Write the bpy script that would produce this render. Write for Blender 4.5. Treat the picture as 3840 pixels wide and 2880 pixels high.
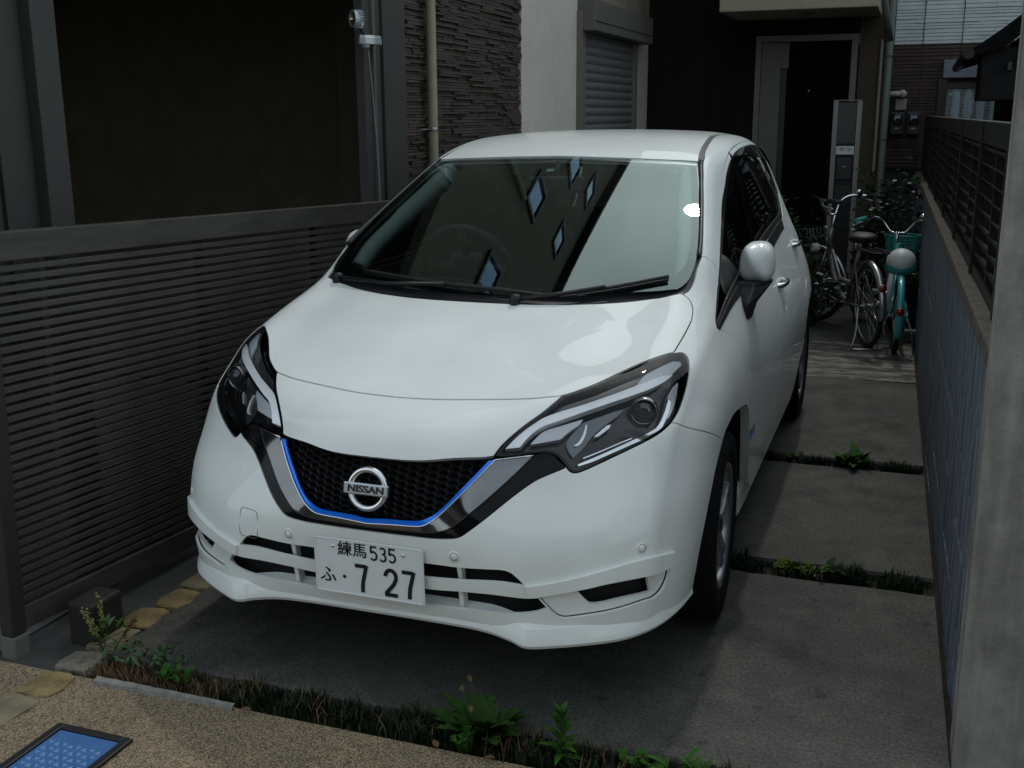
import bpy, bmesh, math, random
import numpy as np
from mathutils import Vector, Matrix
from mathutils.bvhtree import BVHTree
from mathutils.geometry import delaunay_2d_cdt, tessellate_polygon

for o in list(bpy.data.objects):
    bpy.data.objects.remove(o, do_unlink=True)
SC = bpy.context.scene
COL = SC.collection
R_ = math.radians
random.seed(7)
rng = np.random.default_rng(11)

# ------------------------------------------------------------------ camera
PW, PH = 3840.0, 2880.0
CF = 4111.27
CAMP = np.array([1.31494689, -2.47895689, 1.59968027])
YAW, PIT, ROL = R_(19.90611), R_(13.77882), R_(-0.36912)
_fw = np.array([-math.sin(YAW)*math.cos(PIT), math.cos(YAW)*math.cos(PIT), -math.sin(PIT)])
_rt0 = np.array([math.cos(YAW), math.sin(YAW), 0.0])
_up0 = np.cross(_rt0, _fw)
_rt = math.cos(ROL)*_rt0 + math.sin(ROL)*_up0
_up = -math.sin(ROL)*_rt0 + math.cos(ROL)*_up0
cam_d = bpy.data.cameras.new('camera')
cam = bpy.data.objects.new('camera', cam_d)
COL.objects.link(cam)
cam_d.sensor_fit = 'HORIZONTAL'; cam_d.sensor_width = 36.0
cam_d.lens = CF/PW*36.0
cam_d.clip_start = 0.05; cam_d.clip_end = 2000.0
M4 = Matrix(((_rt[0], _up[0], -_fw[0], CAMP[0]), (_rt[1], _up[1], -_fw[1], CAMP[1]),
             (_rt[2], _up[2], -_fw[2], CAMP[2]), (0, 0, 0, 1)))
cam.matrix_world = M4
SC.camera = cam

def ray(u, v):
    d = _fw + (u-PW/2)/CF*_rt - (v-PH/2)/CF*_up
    return d/np.linalg.norm(d)
def on(u, v, ax, val):
    d = ray(u, v); return CAMP + d*((val-CAMP[ax])/d[ax])

# ------------------------------------------------------------------ sky, sun, exposure
SUN_AZ, SUN_EL = -3.0, 55.2       # compass direction the light comes from (0 = +Y, 90 = +X), height
wd = bpy.data.worlds.new('World'); SC.world = wd; wd.use_nodes = True
wn = wd.node_tree.nodes; wl = wd.node_tree.links
wn.clear()
w_out = wn.new('ShaderNodeOutputWorld'); w_bg = wn.new('ShaderNodeBackground')
sky = wn.new('ShaderNodeTexSky'); sky.sky_type = 'NISHITA'; sky.sun_disc = False
sky.sun_elevation = R_(SUN_EL); sky.sun_rotation = R_(SUN_AZ)
sky.air_density = 1.0; sky.dust_density = 1.2; sky.ozone_density = 1.0
hs = wn.new('ShaderNodeHueSaturation'); hs.inputs['Saturation'].default_value = 0.46
# an overcast sky is far more even than a clear one: compress the bright area round the sun
gm = wn.new('ShaderNodeGamma'); gm.inputs[1].default_value = .5
sc_ = wn.new('ShaderNodeVectorMath'); sc_.operation = 'SCALE'; sc_.inputs['Scale'].default_value = 2.6
wl.new(sky.outputs[0], gm.inputs[0]); wl.new(gm.outputs[0], sc_.inputs[0]); wl.new(sc_.outputs[0], hs.inputs['Color'])
# broken cloud cover
tc = wn.new('ShaderNodeTexCoord'); nz = wn.new('ShaderNodeTexNoise')
nz.inputs['Scale'].default_value = 2.6; nz.inputs['Detail'].default_value = 6; nz.inputs['Roughness'].default_value = .55
mp = wn.new('ShaderNodeMapping'); mp.inputs['Scale'].default_value = (1, 1, 1.8)
wl.new(tc.outputs['Generated'], mp.inputs[0]); wl.new(mp.outputs[0], nz.inputs['Vector'])
rp = wn.new('ShaderNodeValToRGB')
rp.color_ramp.elements[0].position = .36; rp.color_ramp.elements[0].color = (.76, .83, .83, 1)
rp.color_ramp.elements[1].position = .68; rp.color_ramp.elements[1].color = (1.07, 1.13, 1.12, 1)
wl.new(nz.outputs[0], rp.inputs[0])
mx = wn.new('ShaderNodeMix'); mx.data_type = 'RGBA'; mx.blend_type = 'MULTIPLY'; mx.inputs[0].default_value = 1.0
wl.new(hs.outputs[0], mx.inputs[6]); wl.new(rp.outputs[0], mx.inputs[7])
wl.new(mx.outputs[2], w_bg.inputs[0]); wl.new(w_bg.outputs[0], w_out.inputs[0])
w_bg.inputs[1].default_value = 0.15

sun_d = bpy.data.lights.new('sun', 'SUN'); sun = bpy.data.objects.new('sun', sun_d); COL.objects.link(sun)
sun_d.energy = 0.5; sun_d.angle = R_(1.5); sun_d.color = (1.0, .96, .9)
_sd = Vector((math.sin(R_(SUN_AZ))*math.cos(R_(SUN_EL)), math.cos(R_(SUN_AZ))*math.cos(R_(SUN_EL)), math.sin(R_(SUN_EL))))
sun.rotation_euler = _sd.to_track_quat('Z', 'Y').to_euler(); sun.location = (0, -6, 12)
vs = SC.view_settings
vs.view_transform = 'Standard'; vs.look = 'None'; vs.gamma = 1.0; vs.use_curve_mapping = False
vs.exposure = 0.32
SC.render.engine = 'CYCLES'
SC.cycles.max_bounces = 10; SC.cycles.transparent_max_bounces = 12
SC.cycles.use_denoising = True

# ------------------------------------------------------------------ helpers
MATS = {}
def mat(name, color=(.5, .5, .5), rough=.5, metal=0.0, coat=0.0, coat_r=.03, spec=.5, noise=None, bump=None, trans=0.0, ior=1.45, emit=None, alpha=1.0, aniso=None):
    """procedural principled material. noise=(scale, amount, detail[, colour2]) mottles the colour; bump=(scale, strength, distance)"""
    if name in MATS: return MATS[name]
    m = bpy.data.materials.new(name); m.use_nodes = True; MATS[name] = m
    nt = m.node_tree; b = nt.nodes['Principled BSDF']
    b.inputs['Base Color'].default_value = (*color, 1); b.inputs['Roughness'].default_value = rough
    b.inputs['Metallic'].default_value = metal; b.inputs['Coat Weight'].default_value = coat
    b.inputs['Coat Roughness'].default_value = coat_r; b.inputs['Specular IOR Level'].default_value = spec
    b.inputs['Transmission Weight'].default_value = trans; b.inputs['IOR'].default_value = ior
    b.inputs['Alpha'].default_value = alpha
    if emit:
        b.inputs['Emission Color'].default_value = (*emit[0], 1); b.inputs['Emission Strength'].default_value = emit[1]
    tcn = nt.nodes.new('ShaderNodeTexCoord')
    if noise:
        n = nt.nodes.new('ShaderNodeTexNoise'); n.inputs['Scale'].default_value = noise[0]
        n.inputs['Detail'].default_value = noise[2] if len(noise) > 2 else 5; n.inputs['Roughness'].default_value = .65
        nt.links.new(tcn.outputs['Object'], n.inputs['Vector'])
        r = nt.nodes.new('ShaderNodeValToRGB')
        c2 = noise[3] if len(noise) > 3 else tuple(c*(1+noise[1]) for c in color)
        c1 = tuple(c*(1-noise[1]) for c in color)
        r.color_ramp.elements[0].position = .3; r.color_ramp.elements[0].color = (*c1, 1)
        r.color_ramp.elements[1].position = .7; r.color_ramp.elements[1].color = (*c2, 1)
        nt.links.new(n.outputs[0], r.inputs[0]); nt.links.new(r.outputs[0], b.inputs['Base Color'])
    if bump:
        n2 = nt.nodes.new('ShaderNodeTexNoise'); n2.inputs['Scale'].default_value = bump[0]; n2.inputs['Detail'].default_value = 6
        nt.links.new(tcn.outputs['Object'], n2.inputs['Vector'])
        bp = nt.nodes.new('ShaderNodeBump'); bp.inputs['Strength'].default_value = bump[1]
        bp.inputs['Distance'].default_value = bump[2] if len(bump) > 2 else .01
        nt.links.new(n2.outputs[0], bp.inputs['Height']); nt.links.new(bp.outputs[0], b.inputs['Normal'])
    return m
def nodes(m): return m.node_tree.nodes, m.node_tree.links, m.node_tree.nodes['Principled BSDF']

def props(o, label=None, cat=None, group=None, kind=None):
    if label: o['label'] = label
    if cat: o['category'] = cat
    if group: o['group'] = group
    if kind: o['kind'] = kind
    return o
def empty(name, loc=(0, 0, 0), rz=0.0, label=None, cat=None, group=None, parent=None):
    o = bpy.data.objects.new(name, None); COL.objects.link(o); o.location = loc; o.rotation_euler = (0, 0, rz)
    o.empty_display_size = .1
    if parent: o.parent = parent
    return props(o, label, cat, group)
def obj(name, me, m=None, parent=None, loc=None, rz=0.0):
    o = bpy.data.objects.new(name, me); COL.objects.link(o)
    if m is not None:
        me.materials.clear(); me.materials.append(m)
    if parent: o.parent = parent
    if loc is not None: o.location = loc
    if rz: o.rotation_euler = (0, 0, rz)
    return o
def mesh(name, V, F, smooth=False):
    me = bpy.data.meshes.new(name); me.from_pydata([tuple(map(float, v)) for v in V], [], [tuple(map(int, f)) for f in F]); me.update()
    if smooth: me.polygons.foreach_set('use_smooth', [True]*len(me.polygons))
    return me
class MB:
    """collects simple shapes into one mesh"""
    def __init__(s): s.V = []; s.F = []; s.S = []
    def add(s, V, F, smooth=False):
        n = len(s.V); s.V += [tuple(map(float, v)) for v in V]
        for f in F: s.F.append(tuple(i+n for i in f)); s.S.append(smooth)
        return s
    def box(s, x0, x1, y0, y1, z0, z1, M=None):
        V = [(x0, y0, z0), (x1, y0, z0), (x1, y1, z0), (x0, y1, z0), (x0, y0, z1), (x1, y0, z1), (x1, y1, z1), (x0, y1, z1)]
        if M is not None: V = [tuple(M @ Vector(v)) for v in V]
        return s.add(V, [(0, 3, 2, 1), (4, 5, 6, 7), (0, 1, 5, 4), (1, 2, 6, 5), (2, 3, 7, 6), (3, 0, 4, 7)])
    def bbox(s, x0, x1, y0, y1, z0, z1, b=.006, M=None):
        """box with chamfered edges"""
        bm = bmesh.new()
        vs_ = [bm.verts.new(v) for v in [(x0, y0, z0), (x1, y0, z0), (x1, y1, z0), (x0, y1, z0), (x0, y0, z1), (x1, y0, z1), (x1, y1, z1), (x0, y1, z1)]]
        for f in [(0, 3, 2, 1), (4, 5, 6, 7), (0, 1, 5, 4), (1, 2, 6, 5), (2, 3, 7, 6), (3, 0, 4, 7)]: bm.faces.new([vs_[i] for i in f])
        bmesh.ops.bevel(bm, geom=list(bm.edges), offset=b, segments=2, profile=.5, affect='EDGES')
        bm.verts.index_update()
        V = [v.co.copy() for v in bm.verts]; F = [[v.index for v in f.verts] for f in bm.faces]; bm.free()
        if M is not None: V = [M @ v for v in V]
        return s.add(V, F)
    def tube(s, pts, r, n=10, caps=True, smooth=True, closed=False):
        pts = [Vector(p) for p in pts]; k = len(pts)
        rs = r if isinstance(r, (list, tuple)) else [r]*k
        V = []; F = []; prev = None
        for i, p in enumerate(pts):
            if closed: t = pts[(i+1) % k]-pts[i-1]
            else: t = (pts[min(i+1, k-1)]-pts[max(i-1, 0)])
            t.normalize()
            if prev is None:
                a = Vector((0, 0, 1)) if abs(t.z) < .9 else Vector((1, 0, 0)); u = t.cross(a).normalized()
            else:
                u = (prev - t*prev.dot(t)); u = u.normalized() if u.length > 1e-6 else prev
            prev = u; w = t.cross(u)
            for j in range(n):
                a = 2*math.pi*j/n; V.append(p + (u*math.cos(a)+w*math.sin(a))*rs[i])
        m_ = k if closed else k-1
        for i in range(m_):
            for j in range(n):
                a = i*n+j; b = i*n+(j+1) % n; c = ((i+1) % k)*n+(j+1) % n; d = ((i+1) % k)*n+j
                F.append((a, b, c, d))
        s.add(V, F, smooth)
        if caps and not closed:
            s.add(V[:n], [tuple(range(n))[::-1]]); s.add(V[-n:], [tuple(range(n))])
        return s
    def lathe(s, prof, n=32, axis='Z', M=None, smooth=True, closed=False):
        """prof: list of (r, h)"""
        V = []; F = []; k = len(prof)
        for (r, h) in prof:
            for j in range(n):
                a = 2*math.pi*j/n; x, y = r*math.cos(a), r*math.sin(a)
                v = {'Z': (x, y, h), 'X': (h, x, y), 'Y': (y, h, x)}[axis]
                V.append(tuple(M @ Vector(v)) if M is not None else v)
        kk = k if closed else k-1
        for i in range(kk):
            for j in range(n):
                F.append((i*n+j, i*n+(j+1) % n, ((i+1) % k)*n+(j+1) % n, ((i+1) % k)*n+j))
        return s.add(V, F, smooth)
    def prism(s, poly, h0, h1, axis='Y', M=None):
        """extrude a 2-D polygon; axis = extrusion axis: Y -> (x,z), X -> (y,z), Z -> (x,y)"""
        def p3(a, b, h):
            v = {'Y': (a, h, b), 'X': (h, a, b), 'Z': (a, b, h)}[axis]
            return tuple(M @ Vector(v)) if M is not None else v
        n = len(poly)
        V = [p3(a, b, h0) for a, b in poly]+[p3(a, b, h1) for a, b in poly]
        tri = tessellate_polygon([[Vector((a, b, 0)) for a, b in poly]])
        F = [tuple(t) for t in tri]+[tuple(i+n for i in t[::-1]) for t in tri]
        F += [(i, (i+1) % n, (i+1) % n+n, i+n) for i in range(n)]
        return s.add(V, F)
    def sphere(s, c, r, n=12, sq=(1, 1, 1), smooth=True):
        V = []; F = []; m_ = n//2
        for i in range(m_+1):
            th = math.pi*i/m_
            for j in range(n):
                a = 2*math.pi*j/n
                V.append((c[0]+r*sq[0]*math.sin(th)*math.cos(a), c[1]+r*sq[1]*math.sin(th)*math.sin(a), c[2]+r*sq[2]*math.cos(th)))
        for i in range(m_):
            for j in range(n): F.append((i*n+j, i*n+(j+1) % n, (i+1)*n+(j+1) % n, (i+1)*n+j))
        return s.add(V, F, smooth)
    def mesh(s, name):
        me = bpy.data.meshes.new(name); me.from_pydata(s.V, [], s.F)
        me.polygons.foreach_set('use_smooth', s.S); me.validate(); me.update()
        bm = bmesh.new(); bm.from_mesh(me); bmesh.ops.remove_doubles(bm, verts=bm.verts, dist=1e-5)
        bmesh.ops.recalc_face_normals(bm, faces=bm.faces); bm.to_mesh(me); bm.free(); me.update()
        return me
    def build(s, name, m=None, parent=None, loc=None, rz=0.0):
        return obj(name, s.mesh(name), m, parent, loc, rz)
def copy_tree(o, parent=None):
    c = o.copy(); COL.objects.link(c); c.parent = parent
    for ch in list(o.children): copy_tree(ch, c)
    return c
def catmull(P, n=8, closed=False):
    P = [np.array(p, float) for p in P]; k = len(P); out = []
    rngk = range(k) if closed else range(k-1)
    for i in rngk:
        p0 = P[(i-1) % k] if closed or i > 0 else 2*P[0]-P[1]
        p1 = P[i]; p2 = P[(i+1) % k]
        p3 = P[(i+2) % k] if closed or i < k-2 else 2*P[-1]-P[-2]
        for j in range(n):
            t = j/n
            out.append(.5*((2*p1)+(-p0+p2)*t+(2*p0-5*p1+4*p2-p3)*t*t+(-p0+3*p1-3*p2+p3)*t**3))
    if not closed: out.append(P[-1])
    return out
_font_cache = {}
def text_mesh(txt, size=1.0, extrude=.0, bold=0.0, align='CENTER', sx=1.0):
    """flat lettering as a mesh in its own XY plane"""
    cu = bpy.data.curves.new('lettering', 'FONT'); cu.body = txt; cu.size = size; cu.extrude = extrude; cu.offset = bold
    cu.align_x = align; cu.align_y = 'CENTER'; cu.resolution_u = 4
    ob = bpy.data.objects.new('lettering', cu); COL.objects.link(ob)
    dg = bpy.context.evaluated_depsgraph_get(); dg.update()
    me = bpy.data.meshes.new_from_object(ob.evaluated_get(dg))
    bpy.data.objects.remove(ob, do_unlink=True); bpy.data.curves.remove(cu)
    if sx != 1.0:
        me.transform(Matrix.Diagonal((sx, 1, 1, 1)))
    return me
# ================================================================== GROUND
def tex(m, kind, scale, c1, c2, p1=.35, p2=.65, detail=6, rough=.6, vec='Object', stretch=None, into='Base Color'):
    """multiply an extra procedural layer onto a material's colour"""
    n, l, b = nodes(m)
    t = n.new('ShaderNodeTexCoord'); mp_ = n.new('ShaderNodeMapping')
    if stretch: mp_.inputs['Scale'].default_value = stretch
    l.new(t.outputs[vec], mp_.inputs[0])
    if kind == 'noise':
        z = n.new('ShaderNodeTexNoise'); z.inputs['Scale'].default_value = scale; z.inputs['Detail'].default_value = detail; z.inputs['Roughness'].default_value = rough; out = z.outputs[0]
    else:
        z = n.new('ShaderNodeTexVoronoi'); z.inputs['Scale'].default_value = scale; out = z.outputs['Color'] if kind == 'cells' else z.outputs['Distance']
    l.new(mp_.outputs[0], z.inputs['Vector'])
    r = n.new('ShaderNodeValToRGB'); r.color_ramp.elements[0].position = p1; r.color_ramp.elements[1].position = p2
    r.color_ramp.elements[0].color = (*c1, 1); r.color_ramp.elements[1].color = (*c2, 1); l.new(out, r.inputs[0])
    mxn = n.new('ShaderNodeMix'); mxn.data_type = 'RGBA'; mxn.blend_type = 'MULTIPLY'; mxn.inputs[0].default_value = 1.0
    src = b.inputs['Base Color'].links[0].from_socket if b.inputs['Base Color'].links else None
    if src: l.new(src, mxn.inputs[6])
    else: mxn.inputs[6].default_value = b.inputs['Base Color'].default_value
    l.new(r.outputs[0], mxn.inputs[7]); l.new(mxn.outputs[2], b.inputs['Base Color'])
    return m
SOIL = mat('dark_soil', (.018, .014, .010), .95, noise=(30, .5, 8), bump=(60, .8, .02))
ASPH = mat('street_asphalt', (.045, .045, .045), .9, noise=(40, .3, 8), bump=(220, .4, .004))
CONC = mat('driveway_concrete', (.068, .067, .063), .86, noise=(2.2, .18, 9), bump=(110, .5, .004))
tex(CONC, 'noise', 95, (.50, .50, .50), (1.65, 1.63, 1.58), .40, .64, 5, .85)
tex(CONC, 'noise', 9, (.80, .80, .80), (1.15, 1.14, 1.12), .35, .65, 9, .75)
tex(CONC, 'voro', 60, (1.6, 1.57, 1.5), (1, 1, 1), .05, .10)
tex(CONC, 'noise', 2.1, (1.1, 1.1, 1.08), (.50, .50, .50), .50, .66, 9, .66)
tex(CONC, 'noise', 14, (1, 1, 1), (.55, .54, .52), .66, .72, 4, .5)
tex(CONC, 'noise', 1.3, (.70, .71, .72), (1.15, 1.13, 1.08), .35, .65, 9, .72)
CONC4 = mat('worn_concrete', (.11, .105, .095), .85, bump=(120, .4, .003))
tex(CONC4, 'noise', 3.4, (.42, .42, .40), (1.9, 1.85, 1.75), .46, .56, 8, .7, stretch=(1, 3.2, 1))
PEB = mat('washed_aggregate', (.25, .205, .150), .8)
tex(PEB, 'cells', 260, (.35, .36, .38), (1.75, 1.6, 1.35), .15, .85)
tex(PEB, 'noise', 2.0, (.72, .72, .72), (1.12, 1.1, 1.05), .3, .7, 6)
def _peb():
    n, l, b = nodes(PEB); t = n.new('ShaderNodeTexCoord'); z = n.new('ShaderNodeTexVoronoi'); z.inputs['Scale'].default_value = 260
    l.new(t.outputs['Object'], z.inputs['Vector']); bp = n.new('ShaderNodeBump'); bp.inputs['Strength'].default_value = .9; bp.inputs['Distance'].default_value = .004; bp.invert = True
    l.new(z.outputs['Distance'], bp.inputs['Height']); l.new(bp.outputs[0], b.inputs['Normal'])
_peb()
g = obj('ground', mesh('ground', [(-150, -150, -.09), (150, -150, -.09), (150, 150, -.09), (-150, 150, -.09)], [(0, 1, 2, 3)]), ASPH); props(g, kind='structure')
RX = lambda y: 1.535-.0212*y                       # face of the block wall on the right
drive = MB(); drive.box(-.96, 1.62, -.16, 9.6, -.085, -.03); dr = props(drive.build('driveway', SOIL), kind='structure')
def slab(y0, y1, m, x0=-.90, t=.0, jit=.011):
    """one cast slab: chamfered, its edges slightly uneven"""
    bm = bmesh.new(); nx = 40
    xs = np.linspace(x0, RX(y0)-.02, nx); xs2 = np.linspace(x0, RX(y1)-.02, nx)
    top = [[bm.verts.new((xs[i], y0+.008+(rng.random()-.5)*jit, t)) for i in range(nx)], [bm.verts.new((xs2[i], y1-.008+(rng.random()-.5)*jit, t)) for i in range(nx)]]
    low = [[bm.verts.new((v.co.x, v.co.y+(-.008 if k == 0 else .008), t-.010)) for v in top[k]] for k in range(2)]
    bot = [[bm.verts.new((v.co.x, v.co.y, -.06)) for v in low[k]] for k in range(2)]
    for i in range(nx-1):
        bm.faces.new((top[0][i], top[0][i+1], top[1][i+1], top[1][i]))
        for k in range(2):
            for A, B in ((top, low), (low, bot)): bm.faces.new((A[k][i], B[k][i], B[k][i+1], A[k][i+1]))
    for e in (0, nx-1):
        for A, B in ((top, low), (low, bot)): bm.faces.new((A[0][e], A[1][e], B[1][e], B[0][e]))
    bmesh.ops.recalc_face_normals(bm, faces=bm.faces)
    me = bpy.data.meshes.new('slab'); bm.to_mesh(me); bm.free()
    return obj('slab', me, m, dr)
for (y0, y1, m_) in ((0.0, 1.26, CONC), (1.40, 2.61, CONC), (2.74, 4.425, CONC), (4.44, 5.62, CONC4), (5.63, 9.5, CONC)): slab(y0, y1, m_)
fc = MB(); fc.box(-1.6, 6, -3.2, -.145, -.085, -.006); props(fc.build('forecourt', PEB), kind='structure')
dk = MB(); dk.box(-1.245, -.90, -.16, 3.4, -.085, -.016); props(dk.build('drain_strip', mat('dark_screed', (.055, .054, .050), .9, noise=(5, .3, 8), bump=(150, .4, .003))), kind='structure')
st_ = MB(); st_.box(-6.5, -1.25, -3.2, 3.1, -.085, -.012); props(st_.build('carport_floor', mat('carport_concrete', (.11, .11, .105), .9, noise=(3, .3, 8), bump=(150, .3, .003))), kind='structure')
# low cement lip between the grass joint and the aggregate
lip = MB(); V = []; nx = 22
for i in range(nx):
    x = -.83+.47*i/(nx-1); w = .020*(1-.55*i/(nx-1))+(rng.random()-.5)*.008
    V += [(x, -.145+(rng.random()-.5)*.004, .008), (x, -.146-w, .004), (x, -.150-w, -.008), (x, -.140, -.008)]
lip.add(V, [(i*4+j, i*4+j+1, i*4+j+5, i*4+j+4) for i in range(nx-1) for j in range(3)])
props(lip.build('cement_lip', mat('pale_cement', (.20, .195, .18), .9, noise=(40, .3, 8), bump=(90, .5, .004))), 'pale cement lip broken off beside the grass joint', 'kerb')
# yellow cut-stone edging on the left of the driveway
edg = empty('stone_edging', (-.95, 0, 0), 0, 'row of yellow cut stones edging the left of the driveway', 'edging')
STONES = [mat('yellow_stone_a', (.20, .145, .062), .85, noise=(14, .5, 8), bump=(40, .8, .008)), mat('yellow_stone_b', (.185, .155, .10), .85, noise=(12, .4, 8), bump=(40, .8, .008)), mat('yellow_stone_c', (.15, .135, .105), .85, noise=(16, .4, 8), bump=(40, .8, .008))]
y = -.62; k = 0
while y < 3.0:
    L_ = .105+.05*rng.random(); w = .105+.02*rng.random()
    bm = bmesh.new(); bmesh.ops.create_cube(bm, size=1.0); bmesh.ops.subdivide_edges(bm, edges=bm.edges, cuts=2, use_grid_fill=True)
    for v in bm.verts:
        r_ = .93 if abs(v.co.x) > .45 and abs(v.co.y) > .45 else 1.0
        v.co = Vector((v.co.x*r_*w+(rng.random()-.5)*.010, v.co.y*r_*L_+(rng.random()-.5)*.010, v.co.z*.05+(rng.random()-.5)*.003-(.002 if max(abs(v.co.x), abs(v.co.y)) > .45 else 0)))
    bmesh.ops.bevel(bm, geom=[e for e in bm.edges if e.is_boundary or e.calc_face_angle(0) > .7], offset=.004, segments=1, affect='EDGES')
    me = bpy.data.meshes.new('stone'); bm.to_mesh(me); bm.free(); o = obj('stone', me, STONES[[0, 1, 0, 2, 1, 0][k % 6]], edg); o.location = ((rng.random()-.5)*.018-.005, y+L_/2, -.022); o.rotation_euler = (0, 0, (rng.random()-.5)*.25)
    y += L_+.012+.014*rng.random(); k += 1
# blue resin lid of a water-meter box let into the forecourt
UC = empty('utility_cover', (-.64, -.55, -.006), 0, 'blue patterned water meter lid in a black frame in the forecourt', 'utility cover')
b = MB()
for (x0, x1, y0, y1) in ((-.122, -.098, -.17, .17), (.098, .122, -.17, .17), (-.098, .098, .148, .17), (-.098, .098, -.17, -.148)): b.bbox(x0, x1, y0, y1, -.02, .010, .003)
b.build('frame', mat('cover_frame_black', (.012, .012, .014), .5), UC)
LIDB = mat('lid_blue_resin', (.050, .14, .34), .45, noise=(9, .18, 6), bump=(200, .1, .002))
b = MB(); b.box(-.0965, .0965, -.1465, .1465, -.02, .004); b.build('lid', LIDB, UC)
b = MB()
LN = []
for i in range(8):
    for j in range(9):
        cx = -.077+i*.022; cy = -.115+j*.0255; s_ = .0092
        up_ = 1 if (i+j) % 2 else -1
        tri = [(cx-s_, cy-up_*s_*.8), (cx+s_, cy-up_*s_*.8), (cx, cy+up_*s_*.85)]
        V = [(x, y, .0035) for x, y in tri]+[(cx+(x-cx)*.72, cy+(y-cy)*.72, .0068) for x, y in tri]
        b.add(V, [(3, 4, 5), (0, 1, 4, 3), (1, 2, 5, 4), (2, 0, 3, 5)])
tp_ = b.build('tread_pattern', mat('lid_blue_raised', (.14, .29, .52), .42), UC); tp_['kind'] = 'stuff'

# ================================================================== WALLS AND FENCES
# right-hand block wall
BLK = mat('stained_block', (.125, .142, .158), .9, bump=(90, .6, .004))
tex(BLK, 'noise', 2.2, (.35, .34, .33), (1.45, 1.52, 1.75), .36, .64, 7, .6, vec='Object', stretch=(1, 6.5, .55))
tex(BLK, 'noise', 22, (.75, .75, .75), (1.2, 1.2, 1.2), .3, .7, 6)
MORT = mat('dark_mortar', (.03, .03, .03), .95)
CAPM = mat('wall_cap_concrete', (.085, .075, .062), .9, noise=(18, .45, 9), bump=(90, .7, .005))
wang = math.atan(-.0212)
RW = empty('block_wall', (RX(0), 0, 0), -wang, 'low grey concrete block wall with blue stains right of the driveway', 'wall')
RW.rotation_euler = (0, 0, math.atan(.0212))
b = MB(); b.box(.012, .115, .22, 9.4, -.05, .97); b.build('mortar_core', MORT, RW)
blk = MB().bbox(0, .125, 0, .396, 0, .196, .003).mesh('block')
half = MB().bbox(0, .125, 0, .196, 0, .196, .003).mesh('half_block')
for c_ in range(6):
    z = -.22+c_*.2; y = .215; i = 0
    if c_ % 2: o = obj('block', half, BLK, RW); o.location = (0, y, z); y += .2
    while y < 9.3:
        o = obj('block', blk, BLK, RW); o.location = ((rng.random()-.5)*.003, y, z); y += .4
capm = MB().bbox(-.008, .133, 0, .596, 0, .058, .008).mesh('cap_stone')
y = .215
while y < 9.2:
    o = obj('cap_stone', capm, CAPM, RW); o.location = (0, y, .981); y += .6
# fence on that wall
FK = mat('dark_brown_aluminium', (.009, .008, .007), .5, spec=.2, noise=(20, .25))
RF = empty('louvre_fence', (RX(0)+.055, 0, 1.04), math.atan(.0212), 'dark brown louvred screen fence standing on the block wall', 'fence')
post = MB().bbox(-.028, .028, -.022, .022, -.01, .53, .003).mesh('post')
for y in (.30, .80, 1.76, 2.93, 4.1, 5.3, 6.5, 7.7, 8.9):
    o = obj('post', post, FK, RF); o.location = (0, y, 0)
thin = MB().box(-.012, .012, -.012, .012, 0, .50).mesh('mullion')
for y in (1.28, 2.35, 3.5, 4.7, 5.9): o = obj('mullion', thin, FK, RF); o.location = (0, y, 0)
rails = MB().bbox(-.022, .022, .28, 9.0, .455, .53, .004).mesh('top_rail'); obj('top_rail', rails, FK, RF)
obj('bottom_rail', MB().bbox(-.02, .02, .28, 9.0, .0, .035, .003).mesh('bottom_rail'), FK, RF)
LV = mat('louvre_blade_brown', (.011, .010, .009), .45, spec=.3)
for (y0, y1) in ((.32, .78), (.82, 1.268), (1.292, 1.738), (1.782, 2.338), (2.362, 2.908), (2.952, 3.488), (3.512, 4.078), (4.122, 4.688), (4.712, 5.278), (5.322, 5.888), (5.912, 6.478), (6.522, 7.678), (7.722, 8.878)):
    lm = MB(); Mr = Matrix.Rotation(R_(38), 4, 'Y'); lm.box(-.024, .024, y0, y1, -.0025, .0025, Mr); lm = lm.mesh('louvre')
    for k in range(8): o = obj('louvre', lm, LV, RF); o.location = (0, 0, .065+k*.052)
# cast concrete gate pillar at the corner
PILC = mat('pillar_concrete', (.27, .26, .24), .85, noise=(5, .22, 9), bump=(110, .4, .004))
tex(PILC, 'voro', 38, (.25, .25, .25), (1, 1, 1), .03, .075)
tex(PILC, 'noise', 3, (.62, .62, .60), (1.1, 1.1, 1.1), .38, .6, 8, .6, stretch=(3, 3, .35))
tex(PILC, 'noise', 9, (.72, .72, .72), (1.15, 1.15, 1.12), .3, .7, 8)
p_ = MB(); p_.bbox(1.515, 2.6, .192, .334, -.05, 2.35, .006); props(p_.build('concrete_pillar', PILC), 'pale grey cast concrete pillar at the end of the block wall', 'pillar')

# left slatted gate
TAU = mat('taupe_aluminium', (.060, .057, .051), .5, .1, noise=(3, .15, 6))
tex(TAU, 'noise', 6, (.7, .7, .68), (1.15, 1.15, 1.12), .35, .65, 8, .7, stretch=(1, .6, 5))
TAUD = mat('taupe_aluminium_dark', (.026, .024, .021), .55, .1)
LG = empty('slatted_gate', (-1.19, -.07, 0), -math.atan(.05), 'wide taupe metal gate of horizontal slats left of the car', 'gate')
LG.rotation_euler = (-.033, 0, -math.atan(.05))
GL = 3.15
obj('top_rail', MB().bbox(-.02, .02, 0, GL, 1.195, 1.282, .004).mesh('top_rail'), TAU, LG)
obj('bottom_rail', MB().bbox(-.02, .02, 0, GL, .06, .135, .004).mesh('bottom_rail'), TAU, LG)
obj('end_stile', MB().bbox(-.024, .024, -.045, .012, .055, 1.27, .004).mesh('end_stile'), TAUD, LG)
slm = MB().bbox(-.012, .012, .012, GL-.02, 0, .0190, .002).mesh('slat')
for k in range(35): o = obj('slat', slm, TAU, LG); o.location = (0, 0, .147+k*.0299)
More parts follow.
